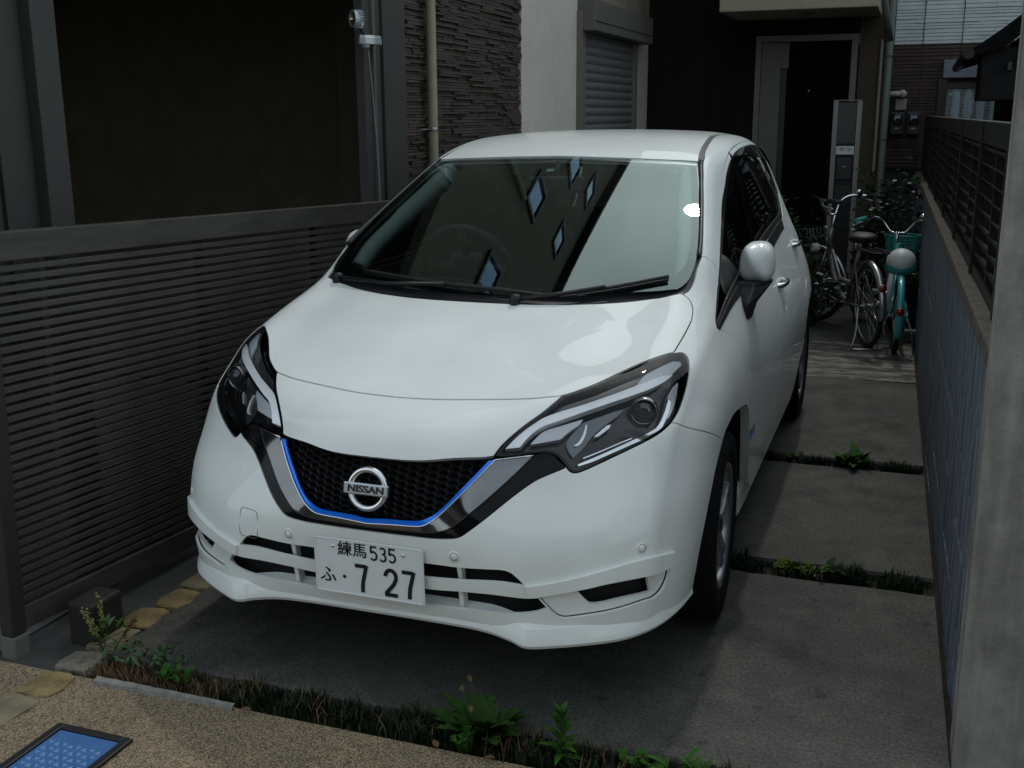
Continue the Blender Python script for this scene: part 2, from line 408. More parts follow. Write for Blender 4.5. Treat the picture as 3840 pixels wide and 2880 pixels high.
stl = MB().bbox(-.042, -.016, 0, .05, .07, 1.25, .003).mesh('back_stile')
for y in (.24, .95, 1.72, 2.5): o = obj('back_stile', stl, TAUD, LG); o.location = (0, y, 0)
b = MB(); b.bbox(-.03, .03, -.045, .015, -.03, .054, .005); b.build('foot', mat('gate_foot_grey', (.12, .12, .11), .8), LG)
gs = MB(); gs.bbox(-1.085, -.985, .03, .17, -.02, .125, .01); props(gs.build('gate_stop', mat('gate_stop_brown', (.022, .019, .016), .7)), 'dark brown gate stop block behind the slatted gate foot', 'block')

# ================================================================== HOUSE ON THE LEFT
HX = -1.5
TILEW = mat('strip_tile_brown', (.060, .048, .040), .75, noise=(9, .35, 8), bump=(140, .5, .003))
STUC = mat('pale_stucco', (.54, .51, .455), .9, noise=(3, .10, 8), bump=(55, .55, .006))
tex(STUC, 'voro', 30, (.35, .34, .32), (1, 1, 1), .02, .05)
UPW = mat('upper_wall_brown', (.20, .17, .125), .85, noise=(4, .2, 6), bump=(120, .4, .004))
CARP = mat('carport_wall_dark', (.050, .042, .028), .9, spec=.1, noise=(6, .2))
HS = empty('left_house', (HX, 6.5, 0), 0, 'tall house with dark strip tiles, pale render and a shuttered window', 'house')
def hpart(name, b, m, parent=None, smooth=False):
    o = b.build(name, m, parent or HS)
    if parent is None: o.location = (-HX, -6.5, 0)
    return o
b = MB(); b.box(HX-4.5, HX-.035, 3.42, 5.545, -.05, 2.55); hpart('tile_backing', b, mat('tile_backing', (.012, .010, .009), .95))
b = MB(); z = .0     # split strip tiles
while z < 2.55:
    h = .013+.008*rng.random(); y = 3.42-.2*rng.random()
    while y < 5.54:
        L_ = .14+.26*rng.random(); y0, y1 = max(y, 3.42), min(y+L_, 5.54+(rng.random())*.006)
        if y1-y0 > .02: b.box(HX-.04, HX-.022+.030*rng.random(), y0+.0012, y1-.0012, z+.0015, z+h-.0015)
        y += L_
    z += h
o = hpart('strip_tiles', b, TILEW); o['kind'] = 'stuff'
b = MB(); b.box(HX-4.5, HX, 5.545, 9.95, -.05, 2.6); hpart('rendered_wall', b, STUC)
# window with a roller shutter on the rendered wall
WSH = mat('shutter_bronze', (.16, .165, .17), .5, .2); WFR = mat('shutter_frame_taupe', (.17, .155, .13), .5, .1)
SW = empty('shuttered_window', (0, 0, 0), parent=HS); SW.location = (-HX, -6.5, 0)
b = MB(); b.bbox(HX-.01, HX+.05, 6.98, 7.10, .7, 2.46, .004); b.bbox(HX-.01, HX+.05, 8.93, 9.02, .7, 2.34, .004); b.bbox(HX-.01, HX+.05, 7.10, 8.93, .66, .74, .004); b.build('frame', WFR, SW)
b = MB(); b.bbox(HX-.01, HX+.16, 7.0, 9.22, 2.30, 2.56, .008); b.build('shutter_box', mat('shutter_box_taupe', (.13, .125, .112), .5, .1), SW)
b = MB(); b.box(HX+.158, HX+.163, 7.0, 9.22, 2.375, 2.383); b.build('shutter_box_joint', DARKJ if 'DARKJ' in globals() else mat('joint_black', (.004, .004, .004), .9), SW)
prof = []
slt = MB()
for k in range(10): a = math.pi*k/9; prof.append((HX+.012+.014*math.sin(a), -.036+.072*k/9))
V = [(x, 7.10, z) for x, z in prof]+[(x, 8.93, z) for x, z in prof]; n = len(prof)
slt.add(V, [(i, i+1, n+i+1, n+i) for i in range(n-1)], True)
slm2 = slt.mesh('shutter_slat')
for k in range(21): o = obj('shutter_slat', slm2, WSH, SW); o.location = (0, 0, .80+k*.075)
# carport bay: pillars, dark interior, ceiling
COLM = mat('carport_column_taupe', (.046, .045, .041), .6, .1, noise=(2, .15, 6))
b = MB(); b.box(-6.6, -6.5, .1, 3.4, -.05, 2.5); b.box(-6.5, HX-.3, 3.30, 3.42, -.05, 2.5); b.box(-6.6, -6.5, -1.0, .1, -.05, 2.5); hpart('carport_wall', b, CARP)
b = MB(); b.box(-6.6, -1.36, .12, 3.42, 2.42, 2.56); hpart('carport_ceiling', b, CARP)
for (y0, y1, xf) in ((.09, .20, -1.36), (.20, .28, -1.40), (.28, .42, -1.385), (.42, .53, -1.34)):
    b = MB(); b.bbox(xf-.20, xf, y0, y1, -.05, 2.45, .003); hpart('carport_column', b, COLM)
for (y0, y1, xf) in ((2.69, 2.765, -1.34), (2.79, 2.865, -1.335), (2.875, 3.14, -1.32)):
    b = MB(); b.bbox(xf-.05, xf, y0, y1, -.05, 2.6, .003); hpart('gate_post', b, COLM)
b = MB(); b.bbox(-1.36, -1.322, 2.765, 2.79, -.02, 2.6, .002); hpart('guide_rail', b, mat('rail_light', (.14, .14, .135), .4, .4))
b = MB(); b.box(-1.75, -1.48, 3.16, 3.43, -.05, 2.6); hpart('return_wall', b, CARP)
# upper floors
b = MB(); b.box(-7.0, -1.36, .10, 3.42, 2.56, 8.9); b.box(-7.0, HX+.005, 3.42, 9.95, 2.60, 8.9); hpart('upper_wall', b, UPW)
b = MB(); b.box(-7.2, -1.31, .05, 10.0, 8.9, 9.05); hpart('roof', b, mat('roof_dark', (.03, .03, .032), .6))
SKYGL = mat('window_glass_sky', (.22, .36, .60), .03, .9)  # blue tint paints the colour of reflected sky into the panes
WFK = mat('window_frame_black', (.012, .012, .013), .4)
for (xf, y0, y1, z0, z1) in ((-1.36, .9, 1.35, 3.7, 4.4), (-1.36, 2.3, 2.65, 4.0, 4.6), (HX+.005, 3.9, 4.3, 4.6, 5.25), (HX+.005, 5.2, 5.65, 5.5, 6.2), (HX+.005, 6.6, 7.0, 5.0, 5.7), (-1.36, 1.2, 1.6, 6.2, 6.9), (HX+.005, 4.4, 4.8, 6.9, 7.6), (HX+.005, 5.9, 6.3, 7.3, 8.0), (HX+.005, 7.3, 7.75, 7.0, 7.7), (HX+.005, 8.4, 8.8, 6.2, 6.9)):
    w = empty('window', (0, 0, 0), parent=HS); w.location = (-HX, -6.5, 0)
    b = MB()
    for (a0, a1, c0, c1) in ((y0-.05, y0, z0-.05, z1+.05), (y1, y1+.05, z0-.05, z1+.05), (y0, y1, z0-.05, z0), (y0, y1, z1, z1+.05)): b.box(xf-.01, xf+.04, a0, a1, c0, c1)
    b.build('frame', WFK, w); b = MB(); b.box(xf-.005, xf+.012, y0, y1, z0, z1); b.build('pane', SKYGL, w)
# downpipe in front of the tiles
PIPE = mat('cream_pvc_pipe', (.27, .265, .18), .5, noise=(5, .12))
dp = empty('downpipe', (HX+.045, 3.79, 0), 0, 'cream plastic rain downpipe on the dark strip tiled wall', 'pipe')
b = MB(); b.lathe([(.031, -.05), (.031, 4.5)], 20, 'Z'); b.build('pipe', PIPE, dp)
for z_ in (.4, 1.52, 2.7):
    b = MB(); b.lathe([(.0335, -.011), (.0345, -.008), (.0345, .008), (.0335, .011)], 20, 'Z', Matrix.Translation((0, 0, z_))); b.tube([(0, -.03, z_), (-.05, -.10, z_)], .003, 6); b.build('bracket', mat('galvanised', (.35, .36, .36), .4, .8), dp)
# motion-sensor flood light on the gate post
ml = empty('sensor_light', (-1.33, 2.60, 2.12), 0, 'silver motion sensor spotlight clamped on the gate post', 'light')
SILV = mat('silver_plastic', (.42, .45, .48), .35, .5)
pm = on(1385, 150, 0, -1.30); ml.location = (-1.30, float(pm[1]), float(pm[2]))
b = MB(); b.prism(catmull([(-.075, -.035), (0, -.05), (.09, -.03), (.10, 0), (.09, .03), (0, .05), (-.075, .035), (-.095, 0)], 4, True), -.028, .010, 'Z', Matrix.Rotation(R_(75), 4, 'Z')); b.build('body', SILV, ml)
b = MB(); b.prism(catmull([(-.07, -.033), (0, -.047), (.085, -.028), (.095, 0), (.085, .028), (0, .047), (-.07, .033), (-.09, 0)], 4, True), .010, .028, 'Z', Matrix.Rotation(R_(75), 4, 'Z')); b.build('body_top', mat('silver_light', (.6, .64, .67), .3, .5), ml)
b = MB(); b.sphere((-.01, -.04, -.035), .030, 16, (1, 1, .8)); b.build('sensor_dome', mat('dome_translucent', (.35, .42, .42), .3), ml)
Mh = Matrix.Translation((-.02, -.17, .125)) @ Matrix.Rotation(R_(-128), 4, 'Z') @ Matrix.Rotation(R_(10), 4, 'X')
b = MB(); b.lathe([(.012, .055), (.035, .05), (.050, .02), (.056, -.012), (.054, -.016), (.046, -.01)], 30, 'X', Mh @ Matrix.Rotation(math.pi, 4, 'Z')); hd = b.build('lamp_head', SILV, ml)
b = MB()
for k in range(20):
    a = 2*math.pi*k/20; b.box(-.05, -.012, -.0015, .0015, .040, .058, Mh @ Matrix.Rotation(math.pi, 4, 'Z') @ Matrix.Rotation(a, 4, 'X') @ Matrix.Scale(-1, 4, (1, 0, 0)))
b.build('cooling_fins', SILV, hd)
b = MB(); b.lathe([(.048, -.010), (.030, .004), (.0001, .008)], 26, 'X', Mh @ Matrix.Rotation(math.pi, 4, 'Z')); b.build('reflector', mat('lamp_reflector', (.5, .48, .42), .12, .9), hd)
b = MB(); b.tube([(-.01, -.05, .03), (-.012, -.10, .07), (-.02, -.15, .11)], .012, 8); b.build('neck', mat('neck_dark', (.02, .025, .03), .5), ml)
b = MB(); b.tube(catmull([(.0, -.02, -.06), (.012, .0, -.35), (.02, .03, -.8), (.02, .05, -1.3), (.01, .05, -1.9)], 6), .0035, 6); b.build('cable', mat('grey_cable', (.22, .23, .23), .6), ml)
ml.scale = (.74, .74, .74)

# ================================================================== ENTRANCE HOUSE AT THE BACK
BY = 9.7
SIDB = mat('dark_siding', (.014, .012, .010), .8, spec=.15, noise=(12, .3))
EH = empty('entrance_house', (0, BY, 0), 0, 'dark clad house front with entrance door under a cream balcony', 'house')
def epart(name, b, m, parent=None):
    o = b.build(name, m, parent or EH)
    if parent is None: o.location = (0, -BY, 0)
    return o
b = MB(); b.box(HX, -.345, BY+.02, BY+.2, -.05, 3.6); b.box(-.345, .70, BY+.02, BY+.2, 2.40, 3.6); epart('dark_wall', b, SIDB)
sdm = MB(); sdm.bbox(HX+.002, -.346, BY-.006, BY+.025, 0, .0235, .003); sdm = sdm.mesh('siding_board')
for k in range(132): o = obj('siding_board', sdm, SIDB, EH); o.location = (0, -BY, k*.0245)
b = MB(); b.box(-.345, .70, BY-.004, BY+.025, 2.40, 2.56); epart('lintel', b, SIDB)
BRST = mat('brown_stucco', (.070, .055, .038), .9, noise=(5, .15), bump=(120, .6, .004))
b = MB(); b.box(.70, .945, BY-.02, BY+.2, -.05, 6.5); b.box(.945, .95, BY, BY+4, -.05, 6.5); epart('stucco_pier', b, BRST)
b = MB(); b.box(HX, .70, BY+.03, BY+4.0, 3.6, 6.6); epart('upper_wall', b, mat('upper_cream', (.25, .23, .19), .9, noise=(3, .1)))
# door with frame and side light
DR = empty('front_door', (0, 0, 0), parent=EH); DR.location = (0, -BY, 0)
FRM = mat('door_frame_aluminium', (.17, .165, .15), .5, .2)
b = MB(); b.bbox(-.343, -.285, BY-.03, BY+.05, -.02, 2.385, .004); b.bbox(.62, .682, BY-.03, BY+.05, -.02, 2.385, .004); b.bbox(-.285, .62, BY-.03, BY+.05, 2.32, 2.385, .004); b.build('frame', FRM, DR)
b = MB(); b.bbox(-.283, -.075, BY-.005, BY+.04, .0, 2.315, .003); b.build('side_panel', mat('door_side_panel', (.14, .135, .122), .5, .1), DR)
b = MB(); b.bbox(-.073, .618, BY-.012, BY+.04, .0, 2.315, .004); b.build('leaf', mat('door_leaf_black', (.005, .0045, .005), .7, spec=.03, noise=(40, .3)), DR)
b = MB(); b.bbox(-.075, -.015, BY-.018, BY, .25, 2.05, .004); b.build('handle_plate', mat('door_handle_dark', (.035, .034, .033), .4, .3), DR)
b = MB(); b.bbox(-.075, -.0, BY-.016, BY, 2.055, 2.31, .004); b.build('corner_panel', mat('door_side_panel', (.14, .135, .122), .5, .1), DR)
b = MB(); b.sphere((.217, BY-.014, 1.825), .014, 12); b.build('peephole', CHR if 'CHR' in globals() else mat('peephole_steel', (.6, .6, .58), .25, .9), DR)
b = MB(); b.bbox(-.27, -.15, BY-.03, BY-.004, 1.02, 1.12, .006); b.build('door_closer', mat('closer', (.2, .2, .2), .4, .5), DR)
b = MB(); b.box(-.34, .68, BY+.055, BY+.08, -.02, 2.42); b.build('light_stop_board', SIDB, DR)  # added board that stops sky light leaking past the door leaf
# balcony / canopy over the door
CRM = mat('cream_soffit', (.33, .30, .22), .85, noise=(3, .08), bump=(90, .3, .003))
b = MB(); b.bbox(-.56, .89, 8.6, BY-.02, 2.545, 3.7, .01); epart('balcony', b, CRM)
b = MB(); b.lathe([(.0001, 0), (.055, 0), (.06, .004)], 20, 'Z', Matrix.Translation((.22, 9.1, 2.540))); epart('downlight', b, mat('downlight_dark', (.02, .02, .02), .5))
# entrance step
b = MB(); b.bbox(-.9, .75, 9.05, BY-.03, -.03, .15, .01); epart('door_step', b, mat('step_tile', (.06, .06, .058), .7, noise=(12, .3)))
# rain pipe beside the pier
RP = empty('grey_downpipe', (.99, BY-.08, 0), 0, 'pale grey green downpipe at the right corner of the entrance house', 'pipe')
GRP = mat('pale_green_pipe', (.19, .21, .195), .5)
b = MB(); b.lathe([(.034, -.05), (.034, 5.2)], 16, 'Z'); b.tube([(.0, -.0, 2.3), (-.06, -.25, 2.6), (-.10, -.45, 2.9)], .033, 12); b.build('pipe', GRP, RP)
for z_ in (1.33, 2.15): b = MB(); b.lathe([(.037, -.01), (.038, 0), (.037, .01)], 16, 'Z', Matrix.Translation((0, 0, z_))); b.build('bracket', mat('bracket_grey', (.10, .10, .10), .5, .4), RP)
b = MB(); b.lathe([(.016, 1.0), (.016, 2.32)], 12, 'Z', Matrix.Translation((-.075, .02, 0))); b.build('conduit', mat('pale_conduit', (.26, .24, .21), .5), RP)

# ================================================================== HOUSE BEYOND (white over brown siding)
NY = 11.5
NH = empty('siding_house', (1.6, NY, 0), 0, 'house with white siding above brown siding and a curtained window', 'house')
def npart(name, b, m, parent=None):
    o = b.build(name, m, parent or NH)
    if parent is None: o.location = (-1.6, -NY, 0)
    return o
SWH = mat('white_siding', (.72, .79, .78), .8, noise=(5, .08)); SBR = mat('brown_siding', (.085, .060, .050), .8, noise=(8, .3))
for (z0, z1, m_, nm) in ((2.365, 7.0, SWH, 'white_siding'), (.98, 2.36, SBR, 'brown_siding')):
    b = MB(); b.box(.3, 14.0, NY+.012, NY+.3, z0, z1); npart('wall', b, m_)
    b = MB(); z = z0
    zt = min(z1, 5.2)
    while z < zt:          # ribbed relief of the siding boards
        h = .030+.02*rng.random(); x = .8+.3*rng.random()-.5
        while x < 3.6:
            L_ = .25+.5*rng.random(); b.box(x, x+L_-.004, NY-.004-.010*rng.random(), NY+.02, z, z+h-.008); x += L_
        z += h
    o = npart(nm+'_relief', b, m_); o['kind'] = 'stuff'
for x_ in (.985, 1.30, 1.715, 2.35, 3.0):
    b = MB(); b.box(x_-.004, x_+.004, NY-.020, NY-.012, .98, 5.2); npart('vertical_joint', b, mat('joint_brown', (.05, .04, .032), .9))
b = MB(); b.box(.3, 14.0, NY-.01, NY+.3, -.05, .97); npart('foundation', b, mat('foundation_grey', (.05, .052, .055), .9, noise=(5, .2)))
b = MB(); b.box(.3, 6.0, NY-.035, NY-.01, .955, .985); npart('drip_edge', b, mat('drip_edge', (.02, .02, .02), .6))
WN = empty('window', (0, 0, 0), parent=NH); WN.location = (-1.6, -NY, 0)
b = MB(); b.bbox(1.54, 2.9, NY-.10, NY, 1.98, 2.18, .006); b.box(1.54, 2.9, NY-.104, NY-.099, 2.055, 2.062); b.build('shutter_box', mat('shutter_box_grey', (.22, .24, .28), .5, .2), WN)
WNF = mat('window_frame_bronze', (.055, .048, .042), .5, .2)
b = MB(); b.bbox(1.50, 1.60, NY-.06, NY, 1.0, 1.98, .004); b.bbox(2.70, 2.80, NY-.06, NY, 1.0, 1.98, .004); b.bbox(1.60, 2.70, NY-.05, NY, 1.86, 1.93, .004); b.bbox(1.60, 2.70, NY-.06, NY, 1.0, 1.05, .004); b.build('frame', WNF, WN)
b = MB(); n = 60; V = []
for i in range(n+1):
    x = 1.60+1.10*i/n; yy = NY-.015+.016*math.sin(i*.85)+.006*math.sin(i*2.3)
    V += [(x, yy, 1.05), (x, yy, 1.86)]
b.add(V, [(2*i, 2*i+2, 2*i+3, 2*i+1) for i in range(n)], True); b.build('curtain', mat('pale_blue_curtain', (.42, .60, .68), .8), WN)
b = MB(); b.box(1.60, 2.70, NY-.046, NY-.042, 1.05, 1.86); b.build('pane', mat('window_pane', (.9, .9, .9), .02, 0, 0, 0, .4, alpha=.12), WN)
b = MB(); b.box(1.625, 1.655, NY-.049, NY-.047, 1.78, 1.82); b.build('sticker', mat('window_sticker', (.30, .5, .52), .6), WN)
# utility boxes on that wall
for (x_, dx, lab) in ((1.001, .165, 'dark electricity meter box beside the pale green downpipe'), (1.180, .170, 'dark electricity meter box on brown siding nearer the curtained window')):
    mt = empty('meter_box', (x_, NY, 1.35), 0, lab, 'meter box', 'two meter boxes on the brown siding')
    b = MB(); b.bbox(.01, dx-.01, -.10, 0, 0, .255, .012); b.build('case', mat('meter_case_grey', (.045, .045, .052), .5), mt)
    b = MB(); b.bbox(.028, dx-.028, -.112, -.09, .11, .235, .01); b.build('glass_window', mat('meter_glass', (.012, .012, .015), .1, 0, .6), mt)
    b = MB(); b.box(.05, dx-.05, -.1135, -.112, .185, .215); b.box(.05, .062, -.1135, -.112, .165, .185); b.build('dial', mat('meter_dial', (.45, .47, .50), .5), mt)
    b = MB(); b.box(.06, dx-.06, -.1015, -.0995, .062, .078); b.build('nameplate', mat('meter_dial', (.45, .47, .50), .5), mt)
vp = empty('vent_pipe', (1.1, NY, 1.81), 0, 'cream elbow vent pipe sticking out above the meter boxes', 'pipe')
b = MB(); b.tube([(-.20, -.10, -.005), (-.06, -.10, 0), (0, -.09, 0)], .034, 14); b.sphere((.02, -.08, 0), .048, 16); b.lathe([(.05, 0), (.05, -.02)], 16, 'Y', Matrix.Translation((.02, -.0, 0))); b.build('elbow', mat('cream_plastic', (.42, .42, .36), .5), vp)
jb = MB(); jb.bbox(1.045, 1.17, NY-.06, NY, 1.625, 1.755, .01); props(jb.build('junction_box', mat('beige_plastic', (.33, .31, .25), .5)), 'beige junction box just below the cream vent pipe', 'box')
# old dark house behind the fence on the right: eave, gutter and bay
OH = empty('dark_tiled_house', (2.6, 8.0, 0), 0, 'old dark house with tiled eave and gutter above the louvred fence', 'house')
def opart(name, b, m):
    o = b.build(name, m, OH); o.location = (-2.6, -8.0, 0); return o
OD = mat('old_timber_black', (.010, .009, .009), .8, spec=.15, noise=(10, .3))

RT = mat('roof_tile_black', (.006, .006, .007), .8, spec=.08, noise=(10, .3))
pe = on(3632, 200, 1, 8.0); pr_ = on(3840, 45, 1, 8.0)
e0 = (float(pe[0]), float(pe[2])); r0 = (float(pr_[0])+1.2, float(pr_[2])+.95)
b = MB(); b.add([(e0[0], 7.4, e0[1]), (e0[0]+.22, 7.4, e0[1]+.16), (r0[0], 7.4, r0[1]), (r0[0], 7.4, r0[1]-.12), (e0[0]+.25, 7.4, e0[1]+.02), (e0[0]+.02, 7.4, e0[1]-.05),
            (e0[0], 10.5, e0[1]), (e0[0]+.22, 10.5, e0[1]+.16), (r0[0], 10.5, r0[1]), (r0[0], 10.5, r0[1]-.12), (e0[0]+.25, 10.5, e0[1]+.02), (e0[0]+.02, 10.5, e0[1]-.05)],
           [(0, 1, 2, 3, 4, 5), (11, 10, 9, 8, 7, 6)]+[(i, (i+1) % 6, 6+(i+1) % 6, 6+i) for i in range(6)]); opart('roof_slope', b, RT)
b = MB(); b.prism([(2.05, -.05), (7.0, -.05), (7.0, r0[1]-.2), (r0[0]-.02, r0[1]-.14), (2.05, e0[1]+.02+(2.05-e0[0]-.25)*(r0[1]-.12-e0[1]-.02)/(r0[0]-e0[0]-.25)-.02)], 7.6, 10.4, 'Y'); opart('wall', b, OD)
b = MB(); b.add([(r0[0], 7.4, r0[1]), (r0[0], 10.5, r0[1]), (r0[0]+2.6, 10.5, r0[1]-1.6), (r0[0]+2.6, 7.4, r0[1]-1.6), (r0[0], 7.4, r0[1]-.12), (r0[0], 10.5, r0[1]-.12), (r0[0]+2.6, 10.5, r0[1]-1.72), (r0[0]+2.6, 7.4, r0[1]-1.72)], [(0, 1, 2, 3), (4, 7, 6, 5), (0, 3, 7, 4), (1, 5, 6, 2), (2, 6, 7, 3), (0, 4, 5, 1)]); opart('roof_slope', b, RT)
b = MB(); b.tube([(e0[0]-.02, 7.38, e0[1]-.03), (e0[0]-.02, 10.5, e0[1]-.03)], .045, 10); opart('gutter', b, MATB if 'MATB' in globals() else mat('gutter_black', (.012, .012, .013), .4))
for k in range(10):
    b = MB(); x = e0[0]+.28+k*.085; b.box(x, x+.03, 7.42, 7.9, e0[1]-.16+k*.055, e0[1]-.10+k*.055); opart('rafter_end', b, mat('rafter_grey', (.05, .048, .045), .8))
pb = on(3680, 330, 1, 7.6)
b = MB(); b.bbox(float(pb[0])-.02, float(pb[0])+.75, 7.5, 8.2, float(pb[2])-.10, float(pb[2])+.32, .01); opart('bay_box', b, mat('bay_panel_grey', (.016, .016, .017), .8, spec=.1, noise=(6, .3)))

# ================================================================== HOUSE ACROSS THE STREET (mirrored in the paint and trim of the car)
XH = empty('opposite_house', (5.0, -10.0, 0), 0, 'brown rendered house across the street facing the driveway', 'house')
def xpart(name, b, m, parent=None):
    o = b.build(name, m, parent or XH)
    if parent is None: o.location = (-5.0, 10.0, 0)
    return o
XW = mat('opposite_wall_brown', (.10, .085, .065), .9, noise=(2, .2, 6)); XG = mat('opposite_glass', (.02, .025, .03), .03, 0, 1.0)
b = MB(); b.box(-.6, 13, -16, -10.0, -.08, 5.6); xpart('wall', b, XW)
b = MB(); b.add([(-1.1, -9.6, 5.6), (13.5, -9.6, 5.6), (13.5, -16.4, 5.6), (-1.1, -16.4, 5.6), (1.2, -13, 7.4), (11.2, -13, 7.4)], [(0, 1, 5, 4), (1, 2, 5), (2, 3, 4, 5), (3, 0, 4), (0, 3, 2, 1)]); xpart('roof', b, mat('opposite_roof', (.03, .03, .032), .6))
for (x, z, w, h) in ((.3, .9, 1.6, 1.3), (3.2, .9, 1.6, 1.3), (.5, 3.4, 1.3, 1.2), (3.4, 3.4, 1.3, 1.2), (7.2, .9, 1.6, 1.3), (7.2, 3.4, 1.3, 1.2)):
    w_ = empty('window', (0, 0, 0), parent=XH); w_.location = (-5.0, 10.0, 0)
    b = MB()
    for (a0, a1, c0, c1) in ((x-.06, x, z-.06, z+h+.06), (x+w, x+w+.06, z-.06, z+h+.06), (x, x+w, z-.06, z), (x, x+w, z+h, z+h+.06)): b.box(a0, a1, -10.02, -9.94, c0, c1)
    b.build('frame', mat('opposite_frame', (.35, .35, .34), .5), w_); b = MB(); b.box(x, x+w, -9.99, -9.975, z, z+h); b.build('pane', XG, w_)
b = MB(); b.bbox(5.2, 6.2, -10.05, -9.96, 0, 2.1, .01); xpart('door', b, mat('opposite_door', (.04, .03, .025), .5))
gw = MB(); gw.box(-9.0, -2.2, -9.4, -9.25, -.08, 1.5); props(gw.build('street_wall', mat('street_wall_grey', (.16, .16, .155), .9, noise=(3, .2))), 'plain grey garden wall across the street beside the brown house', 'wall')
# ================================================================== PARKED CAR
CAR = empty('parked_car', (0, 2.0, 0), 0, 'white compact hatchback parked nose out on the concrete driveway', 'car')
def cpart(name, me, m, parent=None):
    o = obj(name, me, m, parent or CAR)
    if parent is None or parent is CAR: o.location = (0, -2.0, 0)
    return o

